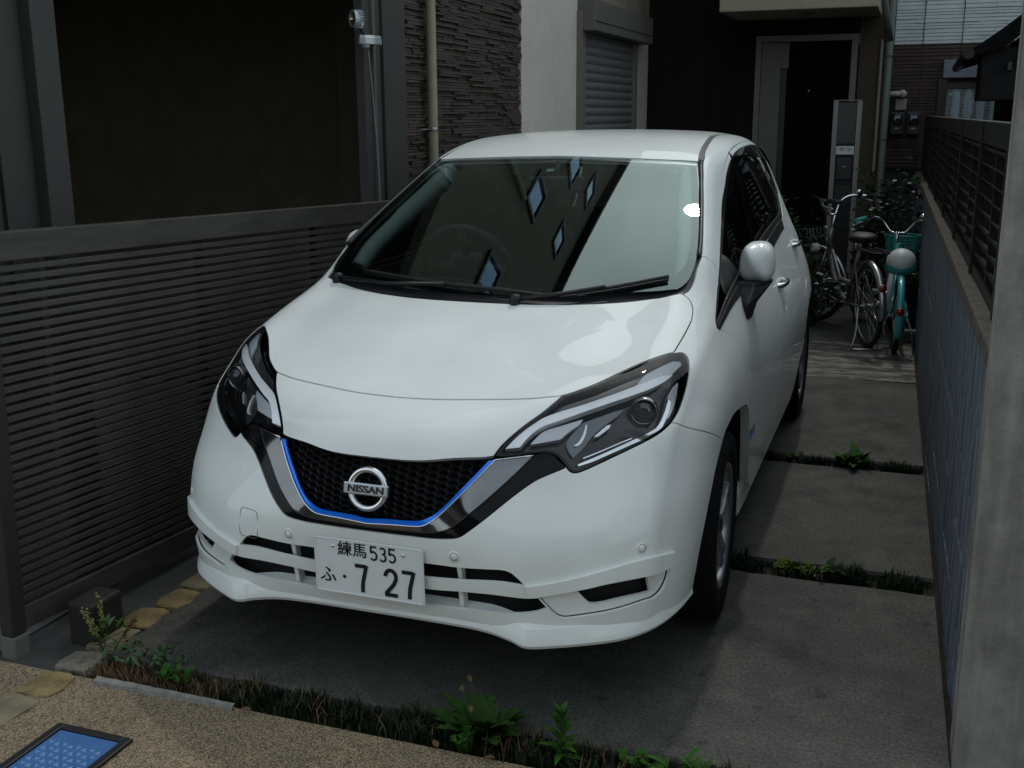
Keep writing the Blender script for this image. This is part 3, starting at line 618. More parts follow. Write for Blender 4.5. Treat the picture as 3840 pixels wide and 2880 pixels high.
ROWS = [
 # lower front bumper, from the lip upwards; eleven points each from the centre line to the wheel arch
 [(0,.055,.235),(.15,.055,.235),(.30,.05,.235),(.45,.05,.232),(.56,.105,.225),(.64,.155,.222),(.695,.205,.22),(.738,.28,.22),(.768,.36,.22),(.787,.46,.22),(.788,.58,.22)],
 [(0,.027,.33),(.15,.027,.33),(.30,.028,.33),(.45,.045,.33),(.56,.090,.33),(.64,.135,.33),(.70,.19,.33),(.745,.265,.33),(.780,.355,.33),(.801,.46,.33),(.804,.60,.33)],
 [(0,.010,.43),(.15,.010,.43),(.30,.014,.43),(.45,.040,.43),(.56,.088,.43),(.64,.135,.43),(.705,.19,.43),(.75,.265,.43),(.788,.36,.435),(.812,.47,.44),(.819,.61,.44)],
 [(0,-.002,.513),(.15,.0,.514),(.30,.016,.52),(.45,.060,.525),(.56,.11,.53),(.645,.16,.535),(.71,.22,.54),(.755,.295,.54),(.793,.39,.54),(.818,.50,.54),(.827,.63,.54)],
 [(0,.008,.61),(.15,.018,.615),(.30,.062,.625),(.44,.122,.635),(.55,.175,.64),(.64,.228,.645),(.71,.288,.645),(.757,.362,.64),(.797,.457,.632),(.821,.56,.62),(.831,.69,.60)],
 [(0,.042,.713),(.15,.058,.713),(.31,.112,.714),(.44,.168,.722),(.55,.228,.735),(.645,.298,.745),(.715,.366,.748),(.760,.440,.74),(.798,.53,.722),(.823,.63,.70),(.834,.745,.655)],
 [(0,.105,.79),(.15,.122,.79),(.305,.178,.792),(.445,.236,.797),(.56,.306,.803),(.653,.382,.808),(.722,.452,.806),(.767,.530,.793),(.802,.615,.768),(.825,.70,.735),(.837,.80,.675)],
 [(0,.202,.836),(.15,.218,.837),(.30,.266,.842),(.453,.318,.852),(.57,.387,.86),(.665,.468,.870),(.727,.537,.862),(.770,.608,.838),(.805,.685,.80),(.827,.76,.755),(.839,.86,.68)],
 [(0,.38,.906),(.15,.39,.906),(.30,.425,.905),(.45,.475,.904),(.575,.537,.908),(.672,.605,.920),(.732,.662,.907),(.774,.73,.875),(.807,.80,.825),(.829,.87,.765),(.841,.96,.675)],
 [(0,.58,.965),(.15,.587,.965),(.30,.612,.962),(.45,.655,.957),(.575,.715,.958),(.668,.78,.972),(.729,.838,.952),(.773,.90,.905),(.808,.965,.84),(.831,1.02,.765),(.842,1.09,.66)],
 [(0,.78,1.013),(.15,.791,1.012),(.30,.824,1.012),(.45,.876,1.016),(.57,.938,1.026),(.652,.988,1.040),(.715,1.045,1.008),(.769,1.10,.935),(.809,1.145,.85),(.833,1.185,.76),(.843,1.225,.58)],
 [(0,1.04,1.138),(.15,1.0474,1.138),(.30,1.0694,1.138),(.45,1.1062,1.138),(.575,1.148,1.138),(.652,1.179,1.138),(.700,1.235,1.105),(.765,1.295,.975),(.812,1.335,.855),(.837,1.36,.72),(.830,1.38,.30)],
 [(0,1.36,1.287),(.15,1.3668,1.2864),(.30,1.3873,1.2848),(.43,1.416,1.2824),(.53,1.445,1.280),(.597,1.468,1.278),(.645,1.525,1.25),(.745,1.585,1.015),(.805,1.625,.855),(.842,1.65,.70),(.832,1.66,.27)],
 [(0,1.72,1.445),(.15,1.7254,1.4434),(.30,1.7418,1.4387),(.42,1.7627,1.4327),(.50,1.7805,1.4275),(.545,1.792,1.4242),(.592,1.835,1.395),(.722,1.895,1.055),(.798,1.92,.865),(.845,1.945,.69),(.832,1.95,.27)],
 [(0,2.00,1.503),(.15,2.00,1.502),(.30,2.005,1.498),(.42,2.015,1.491),(.505,2.03,1.483),(.550,2.045,1.474),(.602,2.075,1.43),(.715,2.12,1.08),(.795,2.14,.872),(.8475,2.16,.69),(.833,2.16,.27)],
 [(0,2.50,1.530),(.15,2.50,1.529),(.30,2.50,1.525),(.42,2.505,1.518),(.505,2.51,1.508),(.550,2.515,1.497),(.602,2.52,1.45),(.713,2.54,1.095),(.790,2.55,.88),(.8475,2.55,.69),(.833,2.55,.27)],
 [(0,3.05,1.520),(.15,3.05,1.519),(.30,3.05,1.514),(.415,3.045,1.506),(.495,3.04,1.494),(.540,3.035,1.480),(.592,3.03,1.43),(.702,3.02,1.115),(.780,3.01,.905),(.843,3.0,.70),(.830,3.0,.27)],
 [(0,3.50,1.488),(.15,3.50,1.487),(.30,3.495,1.480),(.40,3.49,1.470),(.475,3.48,1.456),(.520,3.47,1.438),(.572,3.46,1.385),(.688,3.44,1.12),(.768,3.43,.93),(.840,3.42,.72),(.828,3.42,.42)],
 [(0,3.80,1.440),(.15,3.80,1.439),(.30,3.79,1.430),(.395,3.78,1.415),(.465,3.765,1.392),(.508,3.75,1.365),(.560,3.735,1.305),(.668,3.71,1.10),(.750,3.69,.935),(.822,3.67,.74),(.805,3.67,.42)],
 [(0,3.96,1.25),(.15,3.96,1.25),(.30,3.95,1.245),(.40,3.94,1.235),(.475,3.92,1.215),(.52,3.91,1.185),(.575,3.89,1.13),(.66,3.87,1.01),(.73,3.85,.90),(.795,3.83,.74),(.785,3.83,.42)],
 [(0,4.06,.95),(.15,4.06,.95),(.30,4.055,.95),(.41,4.04,.945),(.49,4.025,.94),(.55,4.01,.93),(.61,3.99,.91),(.67,3.965,.87),(.725,3.94,.80),(.77,3.91,.68),(.765,3.91,.40)],
 [(0,4.10,.62),(.15,4.10,.62),(.30,4.095,.62),(.42,4.08,.62),(.51,4.06,.62),(.58,4.04,.615),(.64,4.015,.61),(.69,3.985,.60),(.735,3.955,.57),(.765,3.92,.52),(.76,3.90,.36)],
 [(0,4.05,.33),(.15,4.05,.33),(.30,4.045,.33),(.42,4.03,.33),(.51,4.01,.33),(.58,3.99,.33),(.64,3.965,.33),(.69,3.94,.33),(.73,3.915,.33),(.755,3.89,.33),(.75,3.87,.30)],
]
CP = np.array(ROWS, float)                      # rows, columns, xyz
def _nat(knots):
    """matrix that turns data at the knots into second derivatives of a natural cubic spline"""
    n = len(knots); h = np.diff(knots); A = np.zeros((n, n)); B = np.zeros((n, n)); A[0, 0] = A[-1, -1] = 1
    for i in range(1, n-1):
        A[i, i-1] = h[i-1]; A[i, i] = 2*(h[i-1]+h[i]); A[i, i+1] = h[i]
        B[i, i-1] = 6/h[i-1]; B[i, i] = -6/h[i-1]-6/h[i]; B[i, i+1] = 6/h[i]
    return np.linalg.solve(A, B)
def _basis(knots, D2, x):
    x = np.atleast_1d(x); i = np.clip(np.searchsorted(knots, x)-1, 0, len(knots)-2)
    h = knots[i+1]-knots[i]; a = (knots[i+1]-x)/h; b = 1-a
    Bm = np.zeros((len(x), len(knots))); r_ = np.arange(len(x))
    Bm[r_, i] += a; Bm[r_, i+1] += b
    return Bm + ((a**3-a)*h*h/6)[:, None]*D2[i] + ((b**3-b)*h*h/6)[:, None]*D2[i+1]
KS = np.concatenate([[0], np.cumsum(np.linalg.norm(np.diff(CP[:, :8], axis=0), axis=2).mean(1))])
_kt = np.concatenate([[0], np.cumsum(np.linalg.norm(np.diff(CP, axis=1), axis=2).mean(0))])
KT = np.concatenate([-_kt[:0:-1], _kt])         # mirrored about the centre line
DS, DT = _nat(KS), _nat(KT)
CPM = np.concatenate([CP[:, :0:-1]*np.array([-1, 1, 1]), CP], axis=1)
def S(s, t):
    bs = _basis(KS, DS, s); bt = _basis(KT, DT, t)
    return np.einsum('ni,ijk,nj->nk', bs, CPM, bt)
def SN(s, t):
    e = 1e-3
    s = np.atleast_1d(s).astype(float); t = np.atleast_1d(t).astype(float)
    ds = S(np.clip(s+e, KS[0], KS[-1]), t)-S(np.clip(s-e, KS[0], KS[-1]), t)
    dt = S(s, np.clip(t+e, KT[0], KT[-1]))-S(s, np.clip(t-e, KT[0], KT[-1]))
    n = np.cross(dt, ds); n /= np.linalg.norm(n, axis=1)[:, None]+1e-12
    return n
# dense right half for ray casting
_ss = np.unique(np.concatenate([np.linspace(KS[i], KS[i+1], 9) for i in range(len(KS)-1)]))
_tt = np.unique(np.concatenate([np.linspace(_kt[i], _kt[i+1], 9) for i in range(len(_kt)-1)]))
_gs, _gt = np.meshgrid(_ss, _tt, indexing='ij')
_gp = S(_gs.ravel(), _gt.ravel()); _nt = len(_tt)
_tri = []
for i in range(len(_ss)-1):
    for j in range(_nt-1):
        a = i*_nt+j; _tri += [(a, a+1, a+_nt+1), (a, a+_nt+1, a+_nt)]
BV = BVHTree.FromPolygons([tuple(p) for p in _gp], _tri)
_tri = np.array(_tri); _gst = np.stack([_gs.ravel(), _gt.ravel()], 1)
MISS = []
def _bary(loc, fi):
    a, b, c = _tri[fi]; A, B, C = _gp[a], _gp[b], _gp[c]
    v0, v1, v2 = B-A, C-A, np.array(loc)-A
    d00, d01, d11, d20, d21 = v0@v0, v0@v1, v1@v1, v2@v0, v2@v1
    den = d00*d11-d01*d01; v = (d11*d20-d01*d21)/den; w = (d00*d21-d01*d20)/den
    return (1-v-w)*_gst[a]+v*_gst[b]+w*_gst[c]
def PX(u, v):
    """photo pixel on the car's left half -> (s, t) on the body surface"""
    d = ray(u, v); loc, nrm, fi, _ = BV.ray_cast(Vector(CAMP), Vector(d))
    if loc is None:
        MISS.append((u, v))
        # nearest approach along the ray
        best = None
        for k in np.linspace(2.2, 7.5, 90):
            q = BV.find_nearest(Vector(CAMP+d*k))
            if best is None or q[3] < best[3]: best = q
        loc, fi = best[0], best[2]
    return _bary(loc, fi)
def XYZ(x, y, z):
    q = BV.find_nearest(Vector((x, y, z))); return _bary(q[0], q[2])
def YZ(y, z):
    loc, nrm, fi, _ = BV.ray_cast(Vector((3, y, z)), Vector((-1, 0, 0)))
    return _bary(loc, fi) if loc is not None else XYZ(.84, y, z)
def XY(x, y):
    loc, nrm, fi, _ = BV.ray_cast(Vector((x, y, 4)), Vector((0, 0, -1)))
    return _bary(loc, fi)
_RG = {'2': (1700, 1200, .5425), '4': (1700, 1850, .5425), '6': (2000, 450, .49729), 'A': (1830, 1280, .36166),
       'B': (1000, 1580, .5425), 'C': (2400, 500, .54264), 'D': (2450, 1500, .5425), 'E': (2550, 850, .33152)}
def T(r, pts):
    ox, oy, k = _RG[r]; return [PX(ox+k*x, oy+k*y) for x, y in pts]
def ctr(r, p):
    q = T(r, [p])[0]; return np.array([q[0], 0.0])
def smooth_loop(P, step=.008, ang=38, lock_center=True):
    """densify an outline: rounded where it bends gently, sharp where it turns hard"""
    P = [np.array(p, float) for p in P]; n = len(P)
    sharp = []
    for i in range(n):
        a = P[i]-P[i-1]; b = P[(i+1) % n]-P[i]
        c = (a@b)/(np.linalg.norm(a)*np.linalg.norm(b)+1e-12)
        onc = abs(P[i][1]) < 1e-6 and (abs(P[i-1][1]) < 1e-6 or abs(P[(i+1) % n][1]) < 1e-6)
        sharp.append(c < math.cos(R_(ang)) or onc)
    if not any(sharp): out = catmull(P, 6, True)
    else:
        k0 = sharp.index(True); P = P[k0:]+P[:k0]; sharp = sharp[k0:]+sharp[:k0]
        out = []; i = 0
        while i < n:
            j = i+1
            while j < n and not sharp[j]: j += 1
            seg = P[i:j+1] if j < n else P[i:]+[P[0]]
            out += (catmull(seg, 6)[:-1] if len(seg) > 2 else [seg[0]])
            i = j
    # resample long edges
    res = []; m_ = len(out)
    for i in range(m_):
        a, b = out[i], out[(i+1) % m_]; k = max(1, int(np.linalg.norm(b-a)/step))
        if res and np.linalg.norm(res[-1]-a) < step*.25 and i < m_-1: continue
        for j in range(k): res.append(a+(b-a)*j/k)
    return np.array(res)
def area(P): x, y = P[:, 0], P[:, 1]; return .5*np.sum(x*np.roll(y, -1)-np.roll(x, -1)*y)
def inset(P, d):
    if d == 0: return P
    sg = 1 if area(P) > 0 else -1
    e = np.roll(P, -1, 0)-P; e /= np.linalg.norm(e, axis=1)[:, None]+1e-12
    n = np.stack([-e[:, 1], e[:, 0]], 1)*sg
    m_ = n+np.roll(n, 1, 0); m_ /= np.maximum(np.linalg.norm(m_, axis=1)[:, None], .35)
    Q = P+m_*d
    onc = np.abs(P[:, 1]) < 1e-6; Q[onc, 1] = 0
    return Q
def inside(Q, P):
    x, y = Q[:, 0][:, None], Q[:, 1][:, None]; x1, y1 = P[:, 0], P[:, 1]; x2, y2 = np.roll(x1, -1), np.roll(y1, -1)
    c = ((y1 > y) != (y2 > y)) & (x < (x2-x1)*(y-y1)/(y2-y1+1e-15)+x1)
    return c.sum(1) % 2 == 1
def dist_to(Q, P):
    a = P; b = np.roll(P, -1, 0); d = np.full(len(Q), 9.0)
    for i in range(len(a)):
        ab = b[i]-a[i]; tt = np.clip(((Q-a[i])@ab)/(ab@ab+1e-15), 0, 1)
        d = np.minimum(d, np.linalg.norm(Q-(a[i]+tt[:, None]*ab), axis=1))
    return d
def panel_data(outer, holes=(), spacing=.022, gap=0.0, off=0.0, thick=.012, hole_gap=None, offfn=None):
    loops = [inset(smooth_loop(outer), gap)]+[inset(smooth_loop(h), -(gap if hole_gap is None else hole_gap)) for h in holes]
    allp = np.concatenate(loops); lo, hi = allp.min(0), allp.max(0)
    gx, gy = np.meshgrid(np.arange(lo[0]+spacing*.5, hi[0], spacing), np.arange(lo[1]+spacing*.5, hi[1], spacing), indexing='ij')
    gy = gy+(np.arange(gx.shape[0]) % 2)[:, None]*spacing*.5
    Q = np.stack([gx.ravel(), gy.ravel()], 1)
    k = inside(Q, loops[0])
    for h in loops[1:]: k &= ~inside(Q, h)
    Q = Q[k]
    if len(Q):
        d = np.min([dist_to(Q, l) for l in loops], axis=0); Q = Q[d > spacing*.45]
    V2 = np.concatenate(loops+[Q]); E = []; b = 0
    for l in loops:
        E += [(b+i, b+(i+1) % len(l)) for i in range(len(l))]; b += len(l)
    vo, eo, fo, *_ = delaunay_2d_cdt([Vector(p) for p in V2], E, [], 0, 1e-6)
    V2 = np.array([tuple(v) for v in vo]); F = np.array([f for f in fo if len(f) == 3])
    c = V2[F].mean(1); k = inside(c, loops[0])
    for h in loops[1:]: k &= ~inside(c, h)
    F = F[k]
    # orient consistently
    aa = V2[F]; ar = (aa[:, 1, 0]-aa[:, 0, 0])*(aa[:, 2, 1]-aa[:, 0, 1])-(aa[:, 1, 1]-aa[:, 0, 1])*(aa[:, 2, 0]-aa[:, 0, 0])
    F[ar > 0] = F[ar > 0][:, ::-1]
    s_, t_ = V2[:, 0], V2[:, 1]
    P3 = S(np.clip(s_, KS[0], KS[-1]), np.clip(t_, KT[0], KT[-1])); N3 = SN(s_, t_)
    o_ = np.full(len(P3), off)
    if offfn is not None: o_ = o_+offfn(s_, t_, P3)
    P3 = P3+N3*o_[:, None]
    if offfn is not None:      # recompute normals from the faces
        N3 = np.zeros_like(P3); fn = np.cross(P3[F[:, 1]]-P3[F[:, 0]], P3[F[:, 2]]-P3[F[:, 0]])
        for q in range(3): np.add.at(N3, F[:, q], fn)
        N3 /= np.linalg.norm(N3, axis=1)[:, None]+1e-12
    used = np.unique(F); re = -np.ones(len(P3), int); re[used] = np.arange(len(used))
    return P3[used], N3[used], re[F], V2[used], thick
GAPK = mat('gap_shade_black', (.006, .006, .007), .8)  # black put on panel edges and strips as the shade inside the gaps
def panel_mesh(name, D, side=1, weld=False, flange_center=False, dark=False):
    P3, N3, F, V2, thick = D
    V = [P3]; N = [N3]; FF = [F]
    ed = {}
    for f in F:
        for a, b in ((f[0], f[1]), (f[1], f[2]), (f[2], f[0])):
            ed[(a, b)] = 1
    bd = [(a, b) for (a, b) in ed if (b, a) not in ed]
    if weld and not flange_center:
        bd = [(a, b) for a, b in bd if not (abs(V2[a, 1]) < 1e-5 and abs(V2[b, 1]) < 1e-5)]
    n0 = len(P3); Vx = []; Nx = []; Fx = []
    if thick:
        for a, b in bd:
            k = n0+len(Vx); pa, pb = P3[a], P3[b]; q = pb-N3[b]*thick; r = pa-N3[a]*thick
            nn = np.cross(pb-pa, N3[a]); nn = nn/(np.linalg.norm(nn)+1e-12)
            Vx += [pa, pb, q, r]; Nx += [nn]*4; Fx += [(k+1, k, k+3, k+2)]
    Vall = np.concatenate([P3, np.array(Vx)]) if Vx else P3
    Nall = np.concatenate([N3, np.array(Nx)]) if Vx else N3
    faces = [tuple(f) for f in F]+[tuple(f) for f in Fx]
    mi = [0]*len(F)+[1]*len(Fx)
    if weld:
        m_ = Vall*np.array([-1, 1, 1]); nm = Nall*np.array([-1, 1, 1]); k = len(Vall)
        mp = {}
        idx = np.arange(k)+k
        cen = [i for i in range(len(P3)) if abs(V2[i, 1]) < 1e-5]
        for i in cen: idx[i] = i
        faces += [tuple(int(idx[i]) for i in f[::-1]) for f in faces]; mi = mi+mi
        Vall = np.concatenate([Vall, m_]); Nall = np.concatenate([Nall, nm])
        for i in cen: Vall[i, 0] = 0; Nall[i, 0] = 0
    elif side < 0:
        Vall = Vall*np.array([-1, 1, 1]); Nall = Nall*np.array([-1, 1, 1]); faces = [f[::-1] for f in faces]
    me = bpy.data.meshes.new(name); me.from_pydata([tuple(v) for v in Vall], [], [tuple(int(i) for i in f) for f in faces]); me.update()
    me.polygons.foreach_set('use_smooth', [True]*len(me.polygons))
    if dark: me.polygons.foreach_set('material_index', mi)
    Nl = Nall/(np.linalg.norm(Nall, axis=1)[:, None]+1e-12)
    if len(me.vertices) == len(Nl):
        me.normals_split_custom_set_from_vertices([tuple(n) for n in Nl])
    return me
def panel(name, m, outer, holes=(), parent=None, weld=False, both=True, dark=False, fix=None, **kw):
    D = panel_data(outer, holes, **kw)
    if fix: D = fix(D)
    pr = parent if isinstance(parent, (list, tuple)) else (parent, parent)
    out = []
    for sd, p_ in (((1, pr[0]),) if weld or not both else ((1, pr[0]), (-1, pr[1]))):
        o = cpart(name, panel_mesh(name, D, sd, weld=weld, dark=dark), m, p_)
        if dark: o.data.materials.append(GAPK)
        out.append(o)
    return out[0] if len(out) == 1 else tuple(out)
def row_s(i): return KS[i]

# --- materials
def paint_mat():
    m = mat('white_pearl_paint', (.76, .78, .765), .55, 0, .7, .016, .2)
    n, l, b = nodes(m)
    t = n.new('ShaderNodeTexCoord'); z = n.new('ShaderNodeTexNoise'); z.inputs['Scale'].default_value = 3.0; z.inputs['Detail'].default_value = 8
    l.new(t.outputs['Object'], z.inputs['Vector'])
    r = n.new('ShaderNodeValToRGB'); r.color_ramp.elements[0].color = (.75, .775, .755, 1); r.color_ramp.elements[1].color = (.83, .86, .84, 1)
    r.color_ramp.elements[0].position = .3; r.color_ramp.elements[1].position = .65
    l.new(z.outputs[0], r.inputs[0]); l.new(r.outputs[0], b.inputs['Base Color'])
    return m
WHITE = paint_mat()
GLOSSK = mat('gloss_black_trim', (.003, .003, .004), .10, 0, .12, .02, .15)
MATK = mat('black_plastic', (.012, .012, .014), .45, noise=(40, .3))
DARK = mat('dark_cavity', (.004, .004, .005), .8)
CHROME = mat('chrome', (.72, .74, .76), .06, 1.0)
DCHROME = mat('dark_chrome', (.30, .31, .33), .12, 1.0)
BLUE = mat('blue_anodised_strip', (.003, .20, .95), .22, .35, .5)
RUBBER = mat('tyre_rubber', (.008, .008, .009), .8, spec=.15, noise=(30, .3), bump=(120, .15, .002))
ALLOY = mat('silver_alloy', (.32, .335, .36), .3, .9)
def glass_mat(name, tint, trans_col, refl=1.0):
    """car glass: see-through layer plus a sharp reflection"""
    m = bpy.data.materials.new(name); m.use_nodes = True; nt = m.node_tree; nt.nodes.clear(); MATS[name] = m
    o = nt.nodes.new('ShaderNodeOutputMaterial'); tr = nt.nodes.new('ShaderNodeBsdfTransparent'); gl = nt.nodes.new('ShaderNodeBsdfGlossy')
    fr = nt.nodes.new('ShaderNodeFresnel'); fr.inputs[0].default_value = 1.62*refl
    mxs = nt.nodes.new('ShaderNodeMixShader'); tr.inputs[0].default_value = (*trans_col, 1); gl.inputs[0].default_value = (*tint, 1); gl.inputs['Roughness'].default_value = 0.0
    nt.links.new(fr.outputs[0], mxs.inputs[0]); nt.links.new(tr.outputs[0], mxs.inputs[1]); nt.links.new(gl.outputs[0], mxs.inputs[2]); nt.links.new(mxs.outputs[0], o.inputs[0])
    return m
GLASS = glass_mat('windscreen_glass', (.80, 1, .97), (.84, .92, .89), 1.22)
PRIV = glass_mat('dark_side_glass', (1, 1, 1), (.10, .11, .12), 1.0)
LENSG = glass_mat('headlight_lens_clear', (1, 1, 1), (.98, .985, .99), .80)

# --- outlines shared between neighbouring panels (traced on the photo, laid on the body surface)
c_hoodgap = np.array([row_s(7), 0.0]); c_hoodrear = np.array([row_s(10), 0.0])
L_hoodgap = T('2', [(250, 552), (500, 545), (650, 533), (757, 523)])
q_gap = [c_hoodgap, XYZ(.10, .209, .837), XYZ(.22, .238, .838)]
L_lamptop = T('A', [(780, 560), (950, 505), (1150, 427), (1400, 308), (1600, 217), (1780, 152), (1920, 113)])
L_fendergap = T('C', [(230, 1520), (275, 1448), (320, 1370), (345, 1320), (360, 1280), (366, 1210), (342, 1150), (300, 1115)])
L_hoodrear = T('6', [(1125, 1310), (1000, 1332), (850, 1354), (600, 1379), (300, 1391)])
hood_out = q_gap+L_hoodgap[1:3]+L_lamptop+L_fendergap+L_hoodrear+[c_hoodrear]
hood = panel('hood', WHITE, hood_out, weld=True, gap=.0030, spacing=.03, thick=.035, dark=True)

L_lampinner = T('A', [(780, 560), (700, 630), (560, 745), (400, 860), (230, 1000), (130, 1100), (62, 1192)])
L_nosebot = T('B', [(1575, 245), (1500, 252), (1300, 259)])
c_nosebot = np.array([row_s(5)-.006, 0.0])
nose_out = q_gap+L_hoodgap[1:3]+L_lampinner+[L_nosebot[1], L_nosebot[2], XYZ(.13, .05, .708), c_nosebot]
nose = panel('bumper_nose_cover', WHITE, nose_out, weld=True, gap=.0028, spacing=.02, thick=.03, dark=True)

# --- headlight, grille and bumper outlines
L_lampall_top = L_lampinner[::-1][:-1]+L_lamptop
L_lampout = T('A', [(1920, 113), (2000, 113), (2052, 138), (2082, 200), (2087, 330), (2062, 470), (2012, 640), (1962, 752), (1905, 842)])
L_lamplow = T('A', [(1905, 842), (1820, 922), (1700, 1002), (1500, 1103), (1300, 1198), (1100, 1292), (960, 1352), (895, 1364), (850, 1347)])
L_lampnotch = T('A', [(850, 1347), (800, 1292), (760, 1242), (700, 1187), (640, 1162), (560, 1156), (450, 1166), (300, 1186), (150, 1200), (62, 1192)])
lamp_out = L_lampall_top+L_lampout[1:]+L_lamplow[1:]+L_lampnotch[1:-1]
L_trimout = T('B', [(2068, 312), (2050, 327), (1930, 376), (1840, 421), (1700, 521), (1500, 681), (1400, 756), (1340, 796), (1280, 811), (1150, 811), (1000, 796)])
c_trimbot = np.array([row_s(3), 0.0])
ARC, ARR = (.888, .303), .382
def archp(a, c=ARC, r=ARR): return YZ(c[0]+r*math.cos(R_(a)), c[1]+r*math.sin(R_(a)))
L_archf = [archp(a) for a in (117, 130, 142, 154, 166, 176, 186)]
q_seam = T('D', [(125, 155), (300, 205), (430, 243), (488, 283)])
c_bump0 = np.array([row_s(0)+.012, 0.0])
def tpt(x, y, z): return XYZ(x, y, z)
L_bumplow = [tpt(.787, .47, .235), tpt(.765, .355, .235), tpt(.70, .215, .235), tpt(.60, .13, .24), tpt(.45, .055, .245), tpt(.25, .05, .25)]
bump_out = [c_trimbot]+L_trimout[::-1]+L_lamplow[::-1][0:]+q_seam[1:3]+L_archf+L_bumplow+[np.array([row_s(0)+.02, 0.0])]
# openings
c_up1, c_up0 = XYZ(0, .012, .437), XYZ(0, .02, .392); c_up1[1] = c_up0[1] = 0
c_lo1, c_lo0 = XYZ(0, .022, .366), XYZ(0, .03, .305); c_lo1[1] = c_lo0[1] = 0
up_hole = [c_up1]+T('B', [(1130, 985), (1320, 1010), (1500, 1022), (1620, 1028), (1680, 1045), (1725, 1078), (1785, 1137), (1600, 1111), (1350, 1100), (1110, 1080)])+[c_up0]
lo_hole = [c_lo1]+T('B', [(1110, 1150), (1350, 1170), (1560, 1190), (1780, 1217), (1870, 1217), (1938, 1292), (1850, 1318), (1700, 1328), (1500, 1315), (1350, 1298), (1110, 1268)])+[c_lo0]
fog_hole = T('4', [(862, 690), (1100, 637), (1362, 583), (1376, 640), (1388, 688), (1200, 735), (1060, 768), (990, 778), (950, 775), (918, 750)])
garnish_out = T('4', [(590, 722), (650, 785), (705, 838), (750, 860), (810, 862), (1000, 835), (1300, 755), (1392, 723), (1440, 680), (1480, 600), (1502, 508), (1200, 588), (900, 655)])
bumper = panel('front_bumper', WHITE, bump_out, [up_hole, lo_hole, garnish_out], weld=True, gap=.0018, hole_gap=.0, spacing=.022, thick=.008)
def dent(d):
    return lambda s_, t_, P3: np.full(len(P3), -d)
GAR = panel('fog_garnish', WHITE, garnish_out, [fog_hole], gap=.001, hole_gap=0, spacing=.02, off=-.012, thick=.010, parent=bumper)
for g_ in GAR: g_.location = (0, 0, 0)
# dark floors behind the openings
def offset_loop(P, d): return [p for p in inset(smooth_loop(P), -d)]
def backing(name, loop, depth, m=DARK, weld=False, parent=None, grow=.02):
    lp = offset_loop(loop, grow)
    D = panel_data(lp, off=-depth, spacing=.05, thick=0)
    if weld: return cpart(name, panel_mesh(name, D, weld=True), m, parent)
    return [cpart(name, panel_mesh(name, D, sd), m, parent) for sd in (1, -1)]
backing('upper_intake_void', up_hole, .045, weld=True, grow=.05)
backing('lower_intake_void', lo_hole, .045, weld=True, grow=.06)
backing('fog_void', fog_hole, .040, grow=.04)
# blade that runs back over the fog openings, and the cross bar between the intakes
blade_out = T('4', [(500, 640), (800, 590), (1200, 480), (1400, 430), (1518, 398), (1505, 460), (1470, 515), (1200, 588), (900, 655), (520, 716)])
BL = panel('bumper_blade', WHITE, blade_out, gap=0, off=.010, spacing=.016, thick=.03, parent=bumper)
for g_ in BL: g_.location = (0, 0, 0)
bar_out = [c_up0]+T('B', [(1110, 1080), (1350, 1100), (1600, 1111), (1785, 1137), (1900, 1140), (1870, 1217), (1780, 1217), (1560, 1190), (1350, 1170), (1110, 1150)])+[c_lo1]
panel('intake_bar', WHITE, bar_out, weld=True, gap=-.001, off=.004, spacing=.014, thick=.007, parent=bumper).location = (0, 0, 0)
for sx in (1, -1):       # slender struts across the intakes
    for (z0, z1, y0, y1) in ((.385, .44, .040, .040), (.292, .372, .050, .048)):
        b = MB(); x0, x1 = .248*sx, .258*sx; xa, xb = min(x0, x1), max(x0, x1); k = (z1 > .4)
        b.add([(xa, y0, z0), (xb, y0, z0), (xb, y0+.03, z0), (xa, y0+.03, z0), (xa-.002, y1-.012, z1), (xb+.002, y1-.012, z1), (xb+.002, y1+.03, z1), (xa-.002, y1+.03, z1)],
              [(0, 3, 2, 1), (4, 5, 6, 7), (0, 1, 5, 4), (1, 2, 6, 5), (2, 3, 7, 6), (3, 0, 4, 7)])
        b.build('intake_strut', WHITE, bumper)
# chin spoiler: a swept section that juts forward below the bumper, deepest at the two corners
chin = [(0, .052, .263, .0), (.15, .052, .263, 0), (.27, .050, .262, 0), (.34, .046, .258, 0), (.40, .036, .250, 0), (.446, .026, .243, 0), (.52, .062, .241, 0), (.60, .112, .239, 0), (.665, .162, .238, 0), (.712, .222, .238, 0), (.745, .29, .238, 0), (.772, .39, .238, 0), (.787, .50, .238, 0)]
ch = catmull(chin, 5); V = []; F = []; prof_n = 7
full = [p*np.array([-1, 1, 1, 1]) for p in ch[:0:-1]]+ch
for i, p in enumerate(full):
    a = full[max(i-1, 0)]; b = full[min(i+1, len(full)-1)]; tg = np.array([b[0]-a[0], b[1]-a[1]]); tg /= np.linalg.norm(tg)
    n2 = np.array([tg[1], -tg[0]])       # outward in plan
    for (o_, z_) in ((-.05, -.012), (-.02, -.016), (.004, -.014), (.010, -.004), (.008, .012), (-.004, .038), (-.03, .056)):
        V.append((p[0]+n2[0]*o_, p[1]+n2[1]*o_, p[2]+z_))
for i in range(len(full)-1):
    for j in range(prof_n-1):
        a = i*prof_n+j; F.append((a, a+1, a+prof_n+1, a+prof_n))
me = mesh('chin', V, F, True)
bm = bmesh.new(); bm.from_mesh(me); bmesh.ops.recalc_face_normals(bm, faces=bm.faces); bm.to_mesh(me); bm.free()
me.set_sharp_from_angle(angle=R_(28))
cpart('chin_spoiler', me, WHITE)

